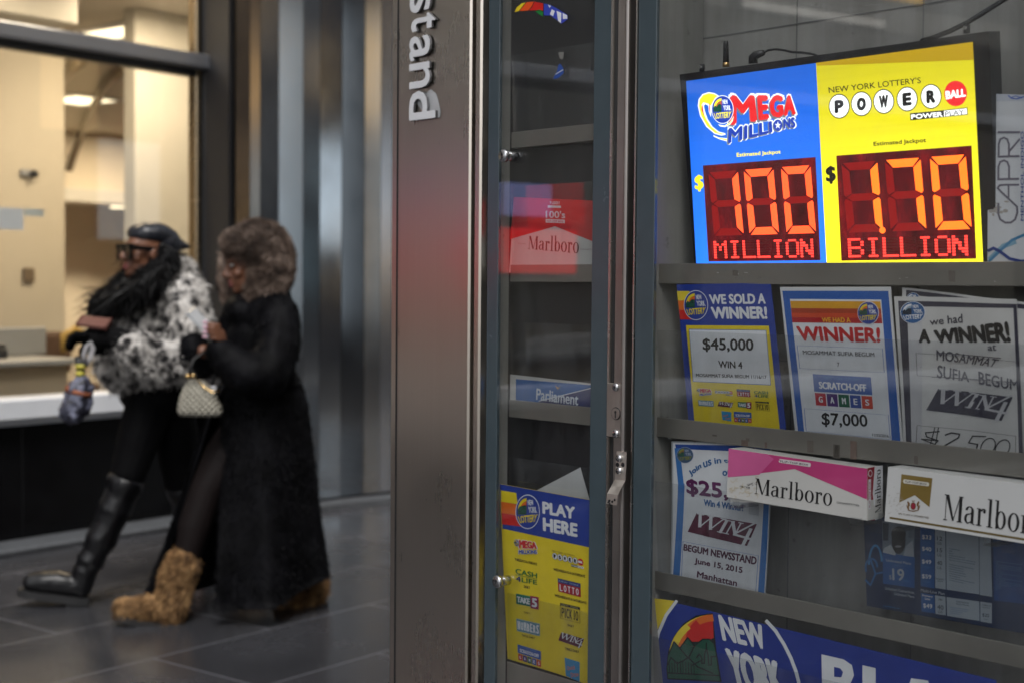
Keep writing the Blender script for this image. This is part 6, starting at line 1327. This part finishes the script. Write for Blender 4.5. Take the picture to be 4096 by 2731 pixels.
    hem = [(.27, .20), (.24, .27), (.10, .31), (-.07, .27), (-.19, .18), (-.25, .04), (-.24, -.11), (-.15, -.25), (.02, -.32), (.22, -.30), (.40, -.24), (.50, -.17)]
    hip = [(.22, .05), (.20, .12), (.12, .19), (-.02, .22), (-.11, .17), (-.16, .06), (-.16, -.06), (-.11, -.16), (-.02, -.21), (.10, -.21), (.18, -.15), (.22, -.06)]
    nh, nz = 60, 26; vs = []; zs_, ze = 1.02, .10
    def cr(P, t):
        x = t*(len(P)-1); i = min(int(x), len(P)-2); f = x-i; p = [P[max(0, i-1)], P[i], P[i+1], P[min(len(P)-1, i+2)]]
        return [.5*((2*p[1][k])+(-p[0][k]+p[2][k])*f+(2*p[0][k]-5*p[1][k]+4*p[2][k]-p[3][k])*f*f+(-p[0][k]+3*p[1][k]-3*p[2][k]+p[3][k])*f**3) for k in (0, 1)]
    for j in range(nz+1):
        h = j/nz
        for i in range(nh+1):
            t = i/nh; a0, b0 = cr(hip, t); a1, b1 = cr(hem, t); e = h**1.15
            a, bb = a0+(a1-a0)*e, b0+(b1-b0)*e; r = min(1, .90+h)+.12*e*math.sin(t*34+h*1.5)+.03*e*math.sin(t*71)
            zhem = ze - .03 + .11*math.exp(-((t-.45)/.2)**2)
            vs.append(CX+fw*(a*r)+sdv*(bb*r)+Zv*(zs_+(zhem-zs_)*h))
    W = nh+1; inn = []
    co = np.array([tuple(v) for v in vs]); fs = [[j*W+i, j*W+i+1, (j+1)*W+i+1, (j+1)*W+i] for j in range(nz) for i in range(nh)]
    nn = vnorm(co, fs); ctr = np.array([CX.x, CX.y, 0]); 
    if ((co-ctr)*nn)[:, :2].sum() < 0: fs = [f[::-1] for f in fs]; nn = -nn
    ci = co-nn*.022; n0 = len(co); allc = np.concatenate([co, ci]); back = [[n0+k for k in f[::-1]] for f in fs]
    rim = []
    loop = [i for i in range(W)]+[j*W+nh for j in range(1, nz+1)]+[nz*W+i for i in range(nh-1, -1, -1)]+[j*W for j in range(nz-1, 0, -1)]
    for a, c_ in zip(loop, loop[1:]+loop[:1]): rim.append([a, n0+a, n0+c_, c_])
    o = MB(); o.add(allc, fs+back+rim, mink, True)
    vv, ff = pile(co, fs, 18000, .020, .0045, stand=.30, rnd=.20, clump=12, seed=9); o.add(vv, ff, mink); o.build('coat_skirt', root)
    # hat
    b = MB(); b.ball(J(586, 560, 6.32), (.142, .14, .104), hatfur); b.ball(J(618, 622, 6.24), (.086, .055, .118), hatfur); b.ball(J(540, 552, 6.28), (.060, .115, .058), hatfur); b.ball(J(640, 602, 6.34), (.058, .115, .130), hatfur); b.ball(J(590, 664, 6.24), (.05, .04, .055), hatfur); limb(b, [J(524, 590, 6.40), J(516, 640, 6.40), J(520, 680, 6.39)], [.045, .036, .03])
    cloth('fur_hat', b, .010, hatfur, root, 4, [dict(n=19000, length=.027, width=.0036, lay=(.25, 0, -.8), stand=.7, rnd=.2, clump=13, seed=12)], (.005, 11))
    m_ = MB(); m_.ball(at(.095, 0, -.062), (.012, .024, .0075), lipm, R3, 2); m_.ball(at(.093, 0, -.076), (.013, .022, .009), lipm, R3, 2); m_.build('lips', root)
    b = MB()
    for s in (-1, 1): b.ball(at(.080, s*.031, .008), (.010, .015, .007), plain('eye_white', (.45, .43, .41), .2, 0, .05, 9, 0), R3, 2); b.ball(at(.0885, s*.031, .007), (.003, .006, .006), blackp, R3, 2)
    b.build('eyes', root)
    # phone
    a = (J(446, 724, 5.98)-J(486, 764, 5.985)).normalized(); wv = V((.25, .93, .2)); wv = (wv-a*wv.dot(a)).normalized(); th = a.cross(wv); c = J(467, 745, 5.985)
    bb = bmesh.new(); bmesh.ops.create_cube(bb, size=1)
    for v in bb.verts: v.co = c + a*v.co.x*.145 + wv*v.co.y*.072 + th*v.co.z*.011
    bmesh.ops.bevel(bb, geom=list(bb.edges), offset=.004, segments=3, affect='EDGES'); m = MB(); m.bm(bb, plain('white_phone_edge', (.68, .70, .72), .2, .3, .04, 9, 0)); tag(m.build('phone'), 'slim white phone held up at an angle by the woman in the trapper hat', 'phone')
    # handbag on the forearm
    hb = empty('handbag', J(450, 955, 6.0), 'cream quilted handbag with gold fittings hanging from the fur sleeve', 'handbag')
    qm, n_, p_ = base_mat('quilted_cream'); v = coords(n_, (1, 1, 1), R_(45), 'Object'); tcx = n_.nodes.new('ShaderNodeTexCoord')
    def wave(rot):
        mp = n_.nodes.new('ShaderNodeMapping'); mp.inputs['Rotation'].default_value = (0, R_(rot), 0); n_.links.new(tcx.outputs['Object'], mp.inputs[0]); w = n_.nodes.new('ShaderNodeTexWave'); w.inputs['Scale'].default_value = 17; w.bands_direction = 'X'; n_.links.new(mp.outputs[0], w.inputs['Vector']); return w.outputs['Fac']
    h = mixc(n_, 1, wave(45), wave(-45), 'MULTIPLY'); f = tex(n_, coords(n_), 30, 3); cc = ramp(n_, f, [(.3, (.36, .34, .28)), (.7, (.50, .47, .39))]); dk_ = mixc(n_, .35, cc.outputs[0], ramp(n_, h, [(.0, (.4, .4, .38)), (.4, (1, 1, 1))]).outputs[0], 'MULTIPLY'); n_.links.new(dk_, p_.inputs['Base Color']); p_.inputs['Roughness'].default_value = .38; bump(n_, p_, h, .8, .02)
    b = MB(); secs = [(438, 872, .030, .02), (440, 884, .052, .034), (443, 904, .072, .045), (446, 926, .088, .052), (448, 944, .096, .054), (449, 954, .086, .044)]
    vs = []; S2 = 24
    for px, py, ra, rb in secs:
        c = J(px+12, py, 6.0)
        for k in range(S2):
            t = 2*math.pi*k/S2; ex = .6; cx, sx = math.cos(t), math.sin(t); vs.append(c+V((math.copysign(abs(cx)**ex, cx)*ra, math.copysign(abs(sx)**ex, sx)*rb, 0)))
    fs = [[j*S2+k, j*S2+(k+1) % S2, (j+1)*S2+(k+1) % S2, (j+1)*S2+k] for j in range(len(secs)-1) for k in range(S2)]; fs = [f[::-1] for f in fs]+[list(range(S2)), [(len(secs)-1)*S2+k for k in range(S2)][::-1]]
    b.add(vs, fs, qm, True); b.build('bag_body', hb)
    gold = plain('gold_fitting', (.75, .52, .24), .2, 1, .05, 9, 0)
    b = MB(); b.ball(J(431, 863, 5.95), .011, gold, sub=2); b.ball(J(444, 862, 5.95), .011, gold, sub=2); b.tube([J(452, 870, 5.965), J(470, 890, 5.955), J(488, 900, 5.955), J(505, 896, 5.96)], .0035, gold, 8); b.build('clasp', hb)
    b = MB(); b.tube([J(436, 870, 6.0), J(436, 850, 6.0), J(445, 825, 6.03), J(470, 808, 6.05), J(500, 810, 6.06), J(498, 850, 6.02), J(486, 885, 6.0)], .007, leather, 8); b.build('handle', hb)
person_a(); person_b()
done()
